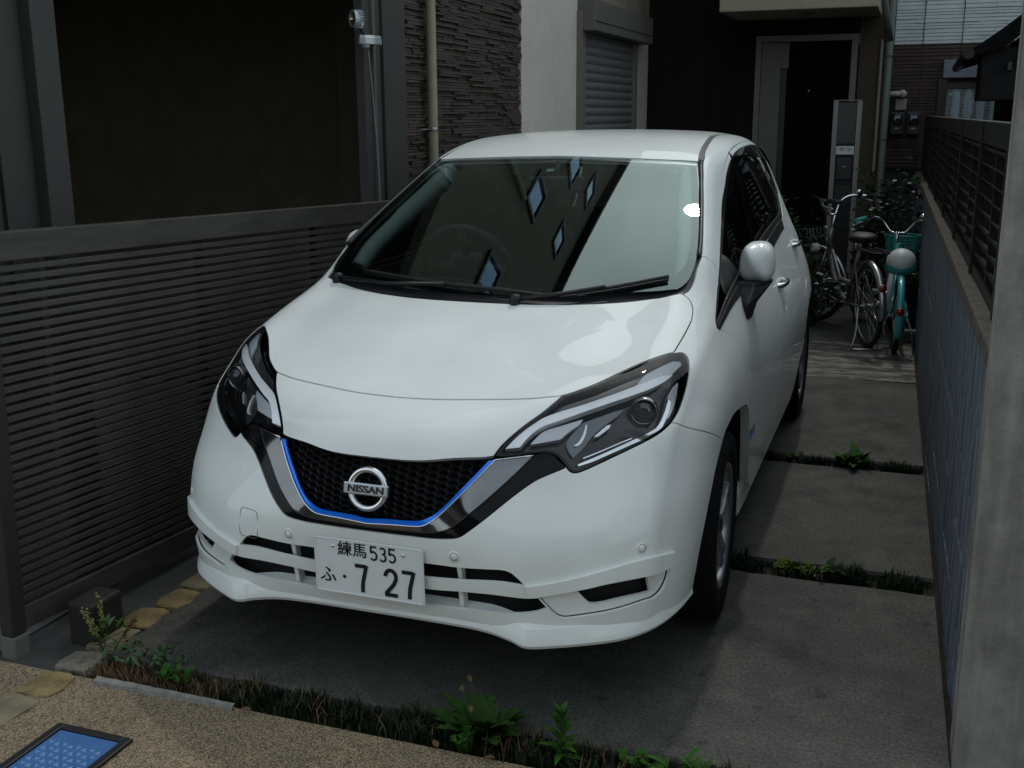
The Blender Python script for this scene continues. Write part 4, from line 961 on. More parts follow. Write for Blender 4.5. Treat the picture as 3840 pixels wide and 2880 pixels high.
# --- grille
c_blo, c_bli = XYZ(0, 0, .536), XYZ(0, 0, .548); c_cho = XYZ(0, 0, .526)
for c_ in (c_blo, c_bli, c_cho): c_[1] = 0
L_blo = T('B', [(1578, 268), (1440, 412), (1290, 562), (1190, 655), (1140, 692), (1085, 720), (1020, 725), (850, 712)])
L_bli = T('B', [(1536, 270), (1400, 412), (1260, 556), (1165, 640), (1120, 665), (1060, 688), (980, 690), (830, 678)])
GR = empty('front_grille', (0, 0, 0), parent=CAR); GR.location = (0, -2.0, 0)
panel('blue_strip', BLUE, L_blo+[c_blo, c_bli]+L_bli[::-1], weld=True, off=-.001, spacing=.02, thick=.006, parent=GR).location = (0, 0, 0)
L_cho = T('B', [(1846, 238), (1700, 381), (1500, 561), (1350, 681), (1260, 744), (1180, 765), (1080, 768), (900, 750)])
L_chtop = T('B', [(1578, 268), (1846, 238)])
chrome_o = panel('chrome_v', mat('smoked_chrome', (.20, .20, .205), .06, 1.0), [L_chtop[0]]+L_cho+[c_cho, c_blo]+L_blo[1:][::-1], weld=True, off=.001, spacing=.015, thick=.03, parent=GR,
      offfn=lambda s_, t_, P3: np.zeros(len(P3)))
chrome_o.location = (0, 0, 0)
# bright edge between the chrome and the blue strip
def bead(name, L, r, m, parent, off=.002, close_center=True, both=True):
    P3 = S(np.array([p[0] for p in L]), np.array([p[1] for p in L]))+SN(np.array([p[0] for p in L]), np.array([p[1] for p in L]))*off
    P3 = catmull(list(P3), 4)
    if both is True and close_center:
        P3 = [np.array([-p[0], p[1], p[2]]) for p in P3][:0:-1]+P3 if abs(P3[0][0]) < .01 else P3+[np.array([-p[0], p[1], p[2]]) for p in P3][::-1][1:]
        b = MB(); b.tube(P3, r, 8); o = b.build(name, m, parent)
        if parent is CAR: o.location = (0, -2.0, 0)
        return o
    for sx in (1, -1):
        b = MB(); b.tube([(p[0]*sx, p[1], p[2]) for p in P3], r, 8); o = b.build(name, m, parent)
        if parent is CAR: o.location = (0, -2.0, 0)
bead('bright_edge', L_blo+[c_blo], .0019, CHROME, GR, .003)
bead('top_edge_highlight', L_chtop, .0022, CHROME, GR, .002, both=False)
bead('trim_groove', L_cho+[c_cho], .0022, MATK, GR, .0005)
L_blacktop = T('B', [(1846, 238), (1872, 226), (1930, 216), (1985, 231), (2022, 271), (2068, 312)])
c_blk = c_trimbot
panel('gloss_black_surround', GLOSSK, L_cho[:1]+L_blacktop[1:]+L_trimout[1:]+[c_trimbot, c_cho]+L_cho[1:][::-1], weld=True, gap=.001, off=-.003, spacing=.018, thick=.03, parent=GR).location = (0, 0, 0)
# honeycomb mesh set back in the opening
open_loop = L_bli+[c_bli, c_nosebot, XYZ(.13, .05, .706)]+L_nosebot[::-1]
lp = smooth_loop(offset_loop(open_loop, .012), .03)
P3 = S(lp[:, 0], lp[:, 1]); poly = P3[:, [0, 2]]
MESHK = mat('grille_mesh_black', (.018, .018, .02), .3, 0, .3)
b = MB(); hx = .0170; hz = .0160
def gdepth(x, z):
    loc, n_, fi, _d = BV.ray_cast(Vector((min(abs(x), .5), -1, min(max(z, .45), .80))), Vector((0, 1, 0)))
    return (loc[1] if loc is not None else .05)+.034
for row in range(-2, 24):
    for colm in range(-20, 21):
        cx = colm*hx*1.62; cz = .53+row*hz*1.04
        if colm % 2: cz += hz*.52
        if row % 1: continue
        ring = []
        for (ax, az) in ((-1, 0), (-.55, .5), (.55, .5), (1, 0), (.55, -.5), (-.55, -.5)):
            ring.append((cx+ax*hx*1.04, cz+az*hz*1.02))
        if not inside(np.array([[cx, cz]]), poly)[0] and not inside(np.array([[-cx, cz]]), poly)[0]: continue
        Vv = []
        for (x_, z_) in ring: Vv.append((x_, gdepth(x_, z_), z_))
        for (x_, z_) in ring: Vv.append((cx+(x_-cx)*.86, gdepth(x_, z_)-.003, cz+(z_-cz)*.82))
        for (x_, z_) in ring: Vv.append((cx+(x_-cx)*.80, gdepth(x_, z_)+.02, cz+(z_-cz)*.76))
        Ff = [(i, (i+1) % 6, 6+(i+1) % 6, 6+i) for i in range(6)]+[(6+i, 6+(i+1) % 6, 12+(i+1) % 6, 12+i) for i in range(6)]
        b.add(Vv, Ff)
hm = b.build('honeycomb_mesh', MESHK, GR); hm['kind'] = 'stuff'
b = MB(); b.prism([(-.2, .50), (.2, .50), (.33, .70), (.30, .72), (-.30, .72), (-.33, .70)], .15, .155, 'Y'); b.build('grille_void', DARK, GR)

# emblem: chrome ring with a name bar
EM = empty('emblem', (0, 0, 0), parent=GR)
tilt = Matrix.Translation((0, .012, .628)) @ Matrix.Rotation(R_(-12), 4, 'X')
b = MB(); b.lathe([(.0615, -.004), (.0600, .007), (.0540, .011), (.0460, .008), (.0430, -.004)], 48, 'Y', tilt @ Matrix.Rotation(math.pi, 4, 'Z'))
b.build('ring', CHROME, EM)
b = MB(); b.bbox(-.0675, .0675, -.014, .006, -.0165, .0165, .004, tilt); b.build('name_bar', mat('brushed_chrome', (.55, .56, .58), .22, 1.0), EM)
me = text_mesh('NISSAN', .0255, .0010, .0007, sx=1.26)
me.transform(tilt @ Matrix.Translation((0, -.0148, -.0005)) @ Matrix.Rotation(R_(90), 4, 'X'))
obj('lettering', me, MATK, EM)

# --- number plate
PL = empty('license_plate', (0, 0, 0), parent=CAR); PL.location = (0, -2.0, 0)
py, pz0 = .004, .3178
pt = Matrix.Translation((0, py-.006, pz0+.0825)) @ Matrix.Rotation(R_(1.7), 4, 'X')
PLW = mat('plate_white', (.72, .75, .75), .42, 0, .15)
PLK = mat('plate_black', (.006, .008, .008), .5)
def rrect(w, h, r, n=6):
    out = []
    for (cx, cz, a0) in ((w-r, h-r, 0), (-w+r, h-r, 90), (-w+r, -h+r, 180), (w-r, -h+r, 270)):
        for i in range(n+1): a = R_(a0+90*i/n); out.append((cx+r*math.cos(a), cz+r*math.sin(a)))
    return out
b = MB(); b.prism(rrect(.165, .0825, .010), -.0008, .0008, 'Y', pt); b.build('plate', PLW, PL)
b = MB(); b.tube([tuple(pt @ Vector((x, -.0012, z))) for x, z in rrect(.161, .0785, .008)], .0014, 6, closed=True); b.build('raised_edge', PLW, PL)
for sx in (-1, 1):
    b = MB(); b.lathe([(.0001, -.004), (.0042, -.0035), (.0052, -.001), (.0052, .0)], 14, 'Y', pt @ Matrix.Translation((sx*.1065, 0, .0575))); b.build('plate_bolt', CHROME, PL)
def ptext(txt, size, x, z, bold=0, sx=1.0):
    for (ax, az) in ((-.0005, 0), (.0005, 0), (0, .0005)): o = ptext1(txt, size, x+ax, z+az, 0, sx)
    return o
def ptext1(txt, size, x, z, bold=0, sx=1.0):
    me = text_mesh(txt, size, .0004, bold, sx=sx)
    # centre on its own bounds
    c = np.array([v.co[:] for v in me.vertices]); mid = (c.max(0)+c.min(0))/2
    me.transform(pt @ Matrix.Translation((x, -.0016, z)) @ Matrix.Rotation(R_(90), 4, 'X') @ Matrix.Translation((-mid[0], -mid[1], 0)))
    return obj('characters', me, PLK, PL)
def strokes(polys, w, x, z, h, wd):
    """plate numerals drawn as thick strokes in a unit box"""
    b = MB()
    for pl in polys:
        pts = [np.array((x+p[0]*wd, z+p[1]*h)) for p in pl]
        L = []; Rr = []
        for i, p in enumerate(pts):
            a = pts[max(i-1, 0)]; c = pts[min(i+1, len(pts)-1)]
            d1 = p-a; d2 = c-p
            d1 = d1/np.linalg.norm(d1) if np.linalg.norm(d1) > 1e-9 else d2/np.linalg.norm(d2)
            d2 = d2/np.linalg.norm(d2) if np.linalg.norm(d2) > 1e-9 else d1
            t_ = d1+d2; t_ /= np.linalg.norm(t_); n_ = np.array((-t_[1], t_[0])); k = w/2/max(.45, n_@np.array((-d1[1], d1[0])))
            L.append(p+n_*k); Rr.append(p-n_*k)
        n = len(pts); V = [tuple(pt @ Vector((q[0], -.0022, q[1]))) for q in L]+[tuple(pt @ Vector((q[0], -.0022, q[1]))) for q in Rr]
        b.add(V, [(i, i+1, n+i+1, n+i) for i in range(n-1)])
    return b.build('characters', PLK, PL)
def arc(cx, cy, rx, ry, a0, a1, n=14): return [(cx+rx*math.cos(R_(a0+(a1-a0)*i/n)), cy+ry*math.sin(R_(a0+(a1-a0)*i/n))) for i in range(n+1)]
SEVEN = [[(-.46, .445), (.40, .445)], [(.43, .49), (.25, .14), (.12, -.10), (.07, -.30), (.06, -.5)]]
TWO = [arc(0, .20, .40, .245, 178, -20, 16)+[(.20, -.06), (-.42, -.42)], [(-.49, -.445), (.48, -.445)]]
ptext('練馬', .0455, -.0475, .0548)
THREE = [arc(-.04, .235, .36, .215, 150, -80, 12)+[(-.12, .02)], [(-.12, .02)]+arc(-.04, -.23, .42, .25, 80, -150, 14)]
FIVE = [[(.40, .455), (-.36, .455), (-.40, .02)], [(-.40, .02)]+arc(-.04, -.18, .44, .29, 135, -145, 16)]
for k, g_ in enumerate((FIVE, THREE, FIVE)): strokes(g_, .0056, .0186+k*.0275, .0520, .0410, .0215)
ptext('ふ', .052, -.1255, -.0285)
b = MB(); b.add([tuple(pt @ Vector((-.0745+.0052*math.cos(2*math.pi*i/20), -.0022, -.0285+.0052*math.sin(2*math.pi*i/20)))) for i in range(20)], [tuple(range(20))]); b.build('characters', PLK, PL)
strokes(SEVEN, .0115, -.0225, -.0275, .082, .0395)
strokes(TWO, .0115, .0665, -.0275, .082, .0395)
strokes(SEVEN, .0115, .1185, -.0275, .082, .0395)
# ------------------------------------------------------------------ fenders, pillars, doors, roof, glass
L_archo = [archp(a) for a in (117, 105, 92, 80, 68, 56, 44, 32, 20, 10, 2, -5)]
sill = [YZ(1.30, .27), YZ(1.235, .27)]
door_front = [YZ(1.262, .29), YZ(1.235, .42), YZ(1.205, .58), YZ(1.175, .75), YZ(1.13, .87)]
winlow = T('C', [(533, 1352)])[0]
L_wfront = T('C', [(540, 950), (536, 1060), (526, 1200), (521, 1290)])
L_pseam = T('C', [(425, 850), (470, 865), (510, 905), (540, 950)])
L_cowlend = T('C', [(300, 1115), (340, 1085), (375, 1020), (398, 930), (408, 852)])
fender_out = L_fendergap[::-1]+L_lampout[1:]+q_seam[1:3]+L_archo+door_front+[winlow]+L_wfront[::-1]+L_pseam[::-1][1:]+L_cowlend[::-1][1:-1]
FE = panel('fender', WHITE, fender_out, gap=.0016, spacing=.025, thick=.03, dark=True)

L_mold = T('C', [(425, 850), (432, 700), (436, 500), (438, 300), (439, 195)])
L_ditch_o = T('6', [(1292, 290), (1298, 240), (1328, 180), (1372, 125)])
def rowpt(i, x):
    """point on control row i at half-width x"""
    q = np.linspace(0, KT[-1], 400); p = S(np.full(400, KS[i]), q); k = np.argmin(np.abs(p[:200, 0]-x)); return np.array([KS[i], q[k]])
ditch_back_o = [rowpt(15, .500), rowpt(16, .492), rowpt(17, .475), rowpt(18, .462)]
L_shut = T('C', [(540, 950), (548, 800), (553, 640), (555, 480), (565, 330), (590, 200), (630, 112), (690, 67), (760, 60)])
shut_back = [XYZ(.570, 3.10, 1.452), XYZ(.562, 3.30, 1.420), XYZ(.575, 3.46, 1.34), XYZ(.62, 3.53, 1.22), XYZ(.69, 3.50, 1.08), XYZ(.74, 3.40, .98)]
rail_out = L_mold+L_ditch_o+ditch_back_o+[XYZ(.52, 3.74, 1.35), XYZ(.585, 3.62, 1.28), XYZ(.62, 3.535, 1.22)]+shut_back[:3][::-1]+L_shut[::-1][:-1]+L_pseam[::-1][:-1]
RL = panel('roof_rail', WHITE, rail_out, gap=.0018, spacing=.022, thick=.03, dark=True)
L_ditch_i = T('6', [(1252, 300), (1258, 240), (1288, 180), (1338, 120)])
ditch_back_i = [rowpt(15, .478), rowpt(16, .470), rowpt(17, .455), rowpt(18, .442)]
panel('roof_ditch_trim', mat('grey_rubber_trim', (.03, .03, .036), .5), L_ditch_i+ditch_back_i+ditch_back_o[::-1]+L_ditch_o[::-1], gap=-.002, off=-.004, spacing=.02, thick=.01)
L_wstop = T('6', [(400, 278), (800, 292), (1100, 304), (1246, 312)])
c_wstop = XYZ(0, 1.60, 1.397); c_wstop[1] = 0
c_wstop = np.array([T('6', [(250, 272)])[0][0], 0.0]); print('WSTOP', c_wstop, T('6', [(300, 275)]))
c_roofr = np.array([row_s(18)-.01, 0.0])
roof_out = [c_wstop]+L_wstop+L_ditch_i[1:]+ditch_back_i+[rowpt(18, .30), c_roofr]
panel('roof', WHITE, roof_out, weld=True, gap=.003, spacing=.04, thick=.03, dark=True)

# windscreen
L_gside = T('6', [(1240, 322), (1250, 450), (1252, 600), (1247, 900), (1232, 1040), (1205, 1145), (1160, 1225), (1090, 1277)])
c_gbot = np.array([row_s(10)+.045, 0.0])
gbot = [np.array([row_s(10)+.06, .50]), np.array([row_s(10)+.05, .35]), np.array([row_s(10)+.046, .18])]
glass_out = [c_wstop+np.array([-.006, 0])]+[p+np.array([-.006, 0]) for p in L_wstop[:-1]]+L_gside+gbot+[c_gbot]
def ws_fix(D):
    """the glass is one even curve: fit depth as a smooth function of width and height"""
    P3, N3, F, V2, th = D; x, z = P3[:, 0], P3[:, 2]-1.2
    A = lambda x, z: np.stack([np.ones_like(x), z, z*z, x*x, x*x*z, x**4], 1)
    c, *_ = np.linalg.lstsq(A(x, z), P3[:, 1], rcond=None)
    P = P3.copy(); P[:, 1] = A(x, z)@c-.002
    fx = 2*x*c[3]+2*x*z*c[4]+4*x**3*c[5]; fz = c[1]+2*z*c[2]+x*x*c[4]
    N = np.stack([fx, -np.ones_like(fx), fz], 1); N /= np.linalg.norm(N, axis=1)[:, None]
    return P, N, F, V2, th
panel('windscreen', GLASS, glass_out, weld=True, gap=.0015, spacing=.035, thick=.0, fix=ws_fix)
L_frit = T('6', [(800, 318), (1120, 330), (1180, 350), (1195, 420), (1198, 600), (1190, 850), (1165, 1000), (1140, 1090), (1060, 1165), (900, 1195)])
frit_in = [c_wstop+np.array([-.03, 0]), T('6', [(400, 305)])[0]]+L_frit+[np.array([row_s(10)+.135, .35]), np.array([row_s(10)+.125, .18]), np.array([row_s(10)+.122, 0])]
FRIT = mat('black_frit', (.010, .010, .013), .30)
frit_out = [c_wstop+np.array([-.007, 0])]+[p+np.array([-.007, 0]) for p in L_wstop[:-1]]+L_gside+gbot+[c_gbot]
# the printed border is a ring: split along the centre line, so build as one polygon that runs round the opening
ring = [frit_out[0]]+frit_out[1:]+frit_in[::-1]
def frit_fix(D):
    P, N, F, V2, th = ws_fix(D); return P-N*.006, N, F, V2, th
panel('windscreen_border', FRIT, ring, weld=True, spacing=.03, thick=0, gap=.001, fix=frit_fix)
cowl_out = [c_hoodrear+np.array([-.01, 0])]+[p+np.array([-.008, 0]) for p in L_hoodrear[::-1]]+T('C', [(340, 1087), (376, 1020), (399, 930), (408, 855), (390, 852)])+[T('6', [(1205, 1145)])[0], T('6', [(1160, 1225)])[0], T('6', [(1090, 1277)])[0]]+gbot+[c_gbot]
panel('cowl', mat('cowl_plastic', (.018, .018, .022), .38, noise=(60, .25)), cowl_out, weld=True, off=-.010, spacing=.025, thick=.012, gap=-.004)
# pillar moulding beside the glass
for sx in (1, -1):
    P3 = [S(p[0], p[1])[0]+SN(p[0], p[1])[0]*.001 for p in T('6', [(1262, 312), (1266, 600), (1260, 900), (1246, 1035)])]
    b = MB(); b.tube([(p[0]*sx, p[1], p[2]) for p in catmull(P3, 5)], .0085, 8); o = b.build('windscreen_moulding', MATK, CAR); o.location = (0, -2.0, 0)

# black strips under the shut lines, painting in the shade of the gaps
line_panel0 = None
def shade_strip(pts, w=.03, off=-.010):
    P = [np.array(p, float) for p in catmull(pts, 6)]; L = []; Rr = []
    for i, p in enumerate(P):
        d = P[min(i+1, len(P)-1)]-P[max(i-1, 0)]; d /= np.linalg.norm(d)+1e-12; n = np.array([-d[1], d[0]]); L.append(p+n*w/2); Rr.append(p-n*w/2)
    panel('shut_line_shade', GAPK, L+Rr[::-1], off=off, thick=0, spacing=.03)
shade_strip(q_gap+L_hoodgap[1:3]+L_lamptop[:1]); shade_strip(L_fendergap); shade_strip(q_seam[:3]+[L_archo[1]]); shade_strip(L_shut[1:]); shade_strip(L_pseam)
# side glass and doors
L_win = T('C', [(533, 1348), (522, 1290), (527, 1200), (537, 1060), (552, 850), (559, 690), (563, 600), (583, 400), (602, 270), (627, 190), (662, 130), (712, 96), (765, 92)])
win_back = [XYZ(.590, 3.00, 1.432), XYZ(.592, 3.20, 1.405), XYZ(.612, 3.36, 1.325), XYZ(.655, 3.40, 1.215), XYZ(.700, 3.27, 1.115)]
L_belt = T('C', [(978, 600), (900, 712), (800, 872), (700, 1022), (600, 1200)])
win_all = L_win+win_back+L_belt
DG = panel('side_window', PRIV, win_all, gap=.004, off=-.006, spacing=.03, thick=0)
fr_in = [p for p in inset(smooth_loop(win_all), .016)]
b_rub = panel('window_rubber', mat('window_seal', (.008, .008, .009), .5), win_all, [fr_in], off=-.002, spacing=.02, thick=.012, gap=.0)
def line_panel(name, pts, w, m, off=.002, thick=.006):
    P = [np.array(p, float) for p in catmull(pts, 6)]; L = []; Rr = []
    for i, p in enumerate(P):
        d = P[min(i+1, len(P)-1)]-P[max(i-1, 0)]; d /= np.linalg.norm(d)+1e-12; n = np.array([-d[1], d[0]])
        L.append(p+n*w/2); Rr.append(p-n*w/2)
    return panel(name, m, L+Rr[::-1], off=off, thick=thick, spacing=.03)
line_panel('belt_moulding', [p+np.array([0, .012]) for p in (T('C', [(975, 596)])+L_belt[1:]+T('C', [(536, 1342)]))], .026, MATK, .003)
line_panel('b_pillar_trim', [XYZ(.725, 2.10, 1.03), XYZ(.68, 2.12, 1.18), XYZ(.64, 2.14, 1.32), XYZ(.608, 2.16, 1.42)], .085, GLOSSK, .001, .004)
# rain visors over the windows
VIS = glass_mat('smoked_visor', (1, 1, 1), (.10, .10, .11), 1.0)
vis1 = T('C', [(566, 560), (583, 400), (602, 270), (627, 190), (662, 130), (712, 96), (740, 150), (700, 165), (668, 200), (640, 270), (615, 400), (585, 560)])
vis2 = T('C', [(716, 95), (765, 90)])+[XYZ(.59, 3.0, 1.434), XYZ(.592, 3.20, 1.405), XYZ(.607, 3.33, 1.34), XYZ(.63, 3.30, 1.31), XYZ(.62, 3.15, 1.355), XYZ(.618, 2.95, 1.385), XYZ(.62, 2.7, 1.40), XYZ(.62, 2.54, 1.40)]
for v_ in (vis1, vis2): panel('window_visor', VIS, v_, off=.014, spacing=.03, thick=.0)
bsplit = [YZ(2.13, .30), YZ(2.12, .55), YZ(2.10, .80), YZ(2.10, .97)]
front_door = [winlow]+door_front[::-1]+[YZ(1.70, .285)]+bsplit+[p for p in L_belt[::-1] if S(p[0], p[1])[0][1] < 2.06]
# the door skin below the glass, front and rear, and the thin frame above it
L_belt2 = [XYZ(.728, 2.14, 1.035), XYZ(.722, 2.61, 1.066), XYZ(.709, 3.16, 1.089)]
fdoor = [T('C', [(548, 1325)])[0]]+L_belt[::-1][0:3]+[XYZ(.731, 2.095, 1.03)]+bsplit[::-1]+[YZ(1.70, .285)]+door_front+[winlow]
rarc, rR = (3.478, .303), .378
rdoor_edge = [YZ(3.16, .29), YZ(3.10, .40)]+[archp(a, rarc, rR) for a in (160, 148, 136, 124)]+[XYZ(.79, 3.34, .80)]+shut_back[::-1][:2]
rdoor = [XYZ(.728, 2.115, 1.032), XYZ(.722, 2.61, 1.066), XYZ(.709, 3.16, 1.089)]+[XYZ(.70, 3.30, 1.11), XYZ(.665, 3.43, 1.20)]+[XYZ(.63, 3.50, 1.21), XYZ(.69, 3.49, 1.08), XYZ(.745, 3.39, .96), XYZ(.79, 3.32, .82)]+[archp(a, rarc, rR) for a in (112, 124, 136, 148, 160)]+[YZ(3.10, .38), YZ(3.12, .29), YZ(2.6, .285)]+bsplit
FD = panel('front_door', WHITE, fdoor, gap=.002, spacing=.03, thick=.03, dark=True)
RD = panel('rear_door', WHITE, rdoor, gap=.002, spacing=.03, thick=.03, dark=True)
frame_out = L_wfront[::-1]+L_shut[1:]+shut_back[:5]+win_back[::-1]+L_win[::-1][:-2]
frame_out = L_shut+shut_back[:4]+[XYZ(.665, 3.43, 1.20)]+win_back[:4][::-1]+L_win[3:][::-1]
panel('door_frame', WHITE, frame_out, gap=.0015, spacing=.018, thick=.02)
quarter = [XYZ(.525, 3.745, 1.34), XYZ(.585, 3.62, 1.28), XYZ(.625, 3.53, 1.215), XYZ(.69, 3.495, 1.08), XYZ(.748, 3.395, .96), XYZ(.793, 3.325, .82)]+[archp(a, rarc, rR) for a in (110, 95, 80, 65, 50, 35, 20, 8)]+[XYZ(.80, 3.88, .34), XYZ(.755, 3.88, .33), XYZ(.765, 3.92, .55), XYZ(.77, 3.92, .70), XYZ(.70, 3.90, .95), XYZ(.60, 3.88, 1.12)]
panel('rear_quarter', WHITE, quarter, gap=.002, spacing=.035, thick=.03, dark=True)
hatch = [np.array([row_s(18)+.01, 0]), rowpt(18, .30)+np.array([.01, 0]), rowpt(18, .43)+np.array([.01, 0]), XYZ(.51, 3.76, 1.36), XYZ(.60, 3.90, 1.10), XYZ(.70, 3.91, .93), XYZ(.765, 3.93, .70), XYZ(.76, 3.92, .50), XYZ(.75, 3.89, .34), XYZ(.60, 3.98, .335), XYZ(.3, 4.045, .335), np.array([row_s(22)-.005, 0])]
panel('tailgate', WHITE, hatch, weld=True, gap=.003, spacing=.06, thick=.02)
sillp = [YZ(1.27, .30), YZ(1.7, .292), YZ(2.13, .307), YZ(2.6, .292), YZ(3.10, .30), YZ(3.08, .285), YZ(2.6, .275), YZ(1.9, .275), YZ(1.4, .29), YZ(1.31, .30)]
b = MB()
for sx in (1, -1):
    b = MB(); b.bbox(.68, .812, 1.30, 3.09, .18, .295, .02) if sx > 0 else b.bbox(-.812, -.68, 1.30, 3.09, .18, .295, .02)
    o = b.build('rocker_panel', WHITE, CAR); o.location = (0, -2, 0)

# --- headlights
LED = mat('light_guide_white', (.97, .97, .98), .35, .35)
REFL = mat('reflector_silver', (.80, .82, .85), .2, .6, bump=(260, .25, .002))
DBEZ = mat('headlight_bezel', (.006, .006, .007), .15, 0, .2)
TURN = mat('turn_signal_reflector', (.62, .64, .67), .25, .4, bump=(400, .5, .003))
HL = []
for sx in (1, -1):
    h = empty('headlight', (0, 0, 0), parent=CAR); h.location = (0, -2.0, 0); HL.append(h)
def hp(name, m, loop, holes=(), **kw):
    a = panel(name, m, loop, holes, parent=HL, **kw)
    for q in a: q.location = (0, 0, 0)
lamp_in = [p for p in inset(smooth_loop(lamp_out), .011)]
hp('lens', LENSG, lamp_out, gap=.003, spacing=.02, thick=0, off=-.001)
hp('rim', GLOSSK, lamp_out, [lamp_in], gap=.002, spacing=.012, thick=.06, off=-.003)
hp('housing', DBEZ, lamp_in, gap=-.006, spacing=.03, thick=0, off=-.045)
drl = T('A', [(180, 1108), (330, 952), (480, 842), (600, 771), (800, 702), (1000, 642), (1200, 573), (1400, 501), (1600, 425), (1800, 352), (1930, 336), (1850, 402), (1700, 482), (1500, 556), (1300, 622), (1100, 690), (900, 760), (700, 830), (580, 872), (480, 935), (400, 1012), (330, 1096)])
up_e = np.array(drl[:11]); lo_e = np.array(drl[11:])
def pl_dist(Q, P):
    d = np.full(len(Q), 9.0)
    for i in range(len(P)-1):
        ab = P[i+1]-P[i]; tt = np.clip(((Q-P[i])@ab)/(ab@ab+1e-15), 0, 1); d = np.minimum(d, np.linalg.norm(Q-(P[i]+tt[:, None]*ab), axis=1))
    return d
def drl_tilt(s_, t_, P3):
    Q = np.stack([s_, t_], 1); a = pl_dist(Q, up_e); b_ = pl_dist(Q, lo_e); return -.003-.003*b_/(a+b_+1e-9)
hp('daytime_light_guide', LED, drl, spacing=.010, thick=.02, offfn=drl_tilt)
upper = T('A', [(720, 655), (860, 600), (1100, 520), (1350, 410), (1600, 300), (1800, 215), (1940, 160), (2030, 170), (2040, 215), (1930, 320), (1790, 345), (1590, 418), (1390, 494), (1190, 566), (990, 635), (800, 694), (660, 745)])
hp('upper_bezel', mat('bezel_grey', (.05, .052, .058), .15, .3, .5), upper, spacing=.02, thick=.01, off=-.020)
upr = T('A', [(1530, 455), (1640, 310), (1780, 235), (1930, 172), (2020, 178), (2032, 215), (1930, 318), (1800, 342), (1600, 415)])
hp('painted_sky_reflection', mat('sky_reflection_pale', (.55, .59, .60), .25, 0, .5), upr, spacing=.015, thick=.008, off=-.014)  # pale patch paints the sky's reflection into the top of the lamp
turn = T('A', [(440, 1045), (520, 955), (600, 893), (760, 842), (1000, 772), (960, 830), (860, 900), (760, 985), (640, 1010), (500, 1035)])
hp('turn_signal', TURN, turn, spacing=.01, thick=.02, off=-.020)
cresc = T('A', [(900, 1050), (960, 1000), (1010, 900), (1030, 820), (1045, 830), (1030, 920), (985, 1015), (935, 1055)])
hp('light_pipe', LED, cresc, spacing=.01, thick=.012, off=-.024)
r1_ = T('A', [(830, 1010), (900, 900), (1010, 790), (1300, 690), (1450, 650), (1380, 720), (1260, 800), (1120, 920), (1000, 1080), (900, 1190), (850, 1110)])
hp('side_reflector', mat('smoked_reflector', (.14, .15, .16), .2, .8), r1_, spacing=.012, thick=.014, off=-.030)
r2_ = T('A', [(1115, 950), (1180, 890), (1250, 830), (1295, 815), (1285, 850), (1220, 900), (1160, 945)])
hp('bright_reflector', REFL, r2_, spacing=.01, thick=.012, off=-.024)
low = T('A', [(940, 1272), (1100, 1203), (1300, 1113), (1500, 1018), (1700, 921), (1785, 852), (1848, 722), (1898, 570), (1925, 572), (1885, 740), (1830, 868), (1738, 948), (1520, 1052), (1300, 1150), (1100, 1240), (945, 1290)])
hp('lower_chrome_strip', CHROME, low, spacing=.012, thick=.02, off=-.012)
low2 = T('A', [(1000, 1195), (1200, 1110), (1400, 1018), (1540, 960), (1545, 972), (1400, 1032), (1200, 1124), (1005, 1207)])
hp('inner_strip', CHROME, low2, spacing=.01, thick=.01, off=-.020)
side = T('A', [(1900, 560), (1960, 450), (2010, 395), (2015, 430), (1985, 600), (1920, 740), (1890, 770), (1920, 650)])
hp('side_marker', REFL, side, spacing=.012, thick=.012, off=-.020)
for h, sx in zip(HL, (1, -1)):
    q = T('A', [(1645, 690)])[0]; pc = S(q[0], q[1])[0]; pc = pc+SN(q[0], q[1])[0]*-.020
    M_ = Matrix.Translation((pc[0]*sx, pc[1], pc[2])) @ Matrix.Rotation(R_(14)*sx, 4, 'Z')
    b = MB(); b.lathe([(.0001, -.020), (.012, -.0185), (.022, -.014), (.029, -.006), (.031, .004)], 28, 'Y', M_); b.build('projector_lens', mat('projector_glass', (.02, .03, .035), .03, 0, 1.0), h)
    b = MB(); b.lathe([(.031, .006), (.032, -.006), (.036, -.010), (.039, -.006), (.040, .01)], 32, 'Y', M_); b.build('projector_ring', DCHROME, h)

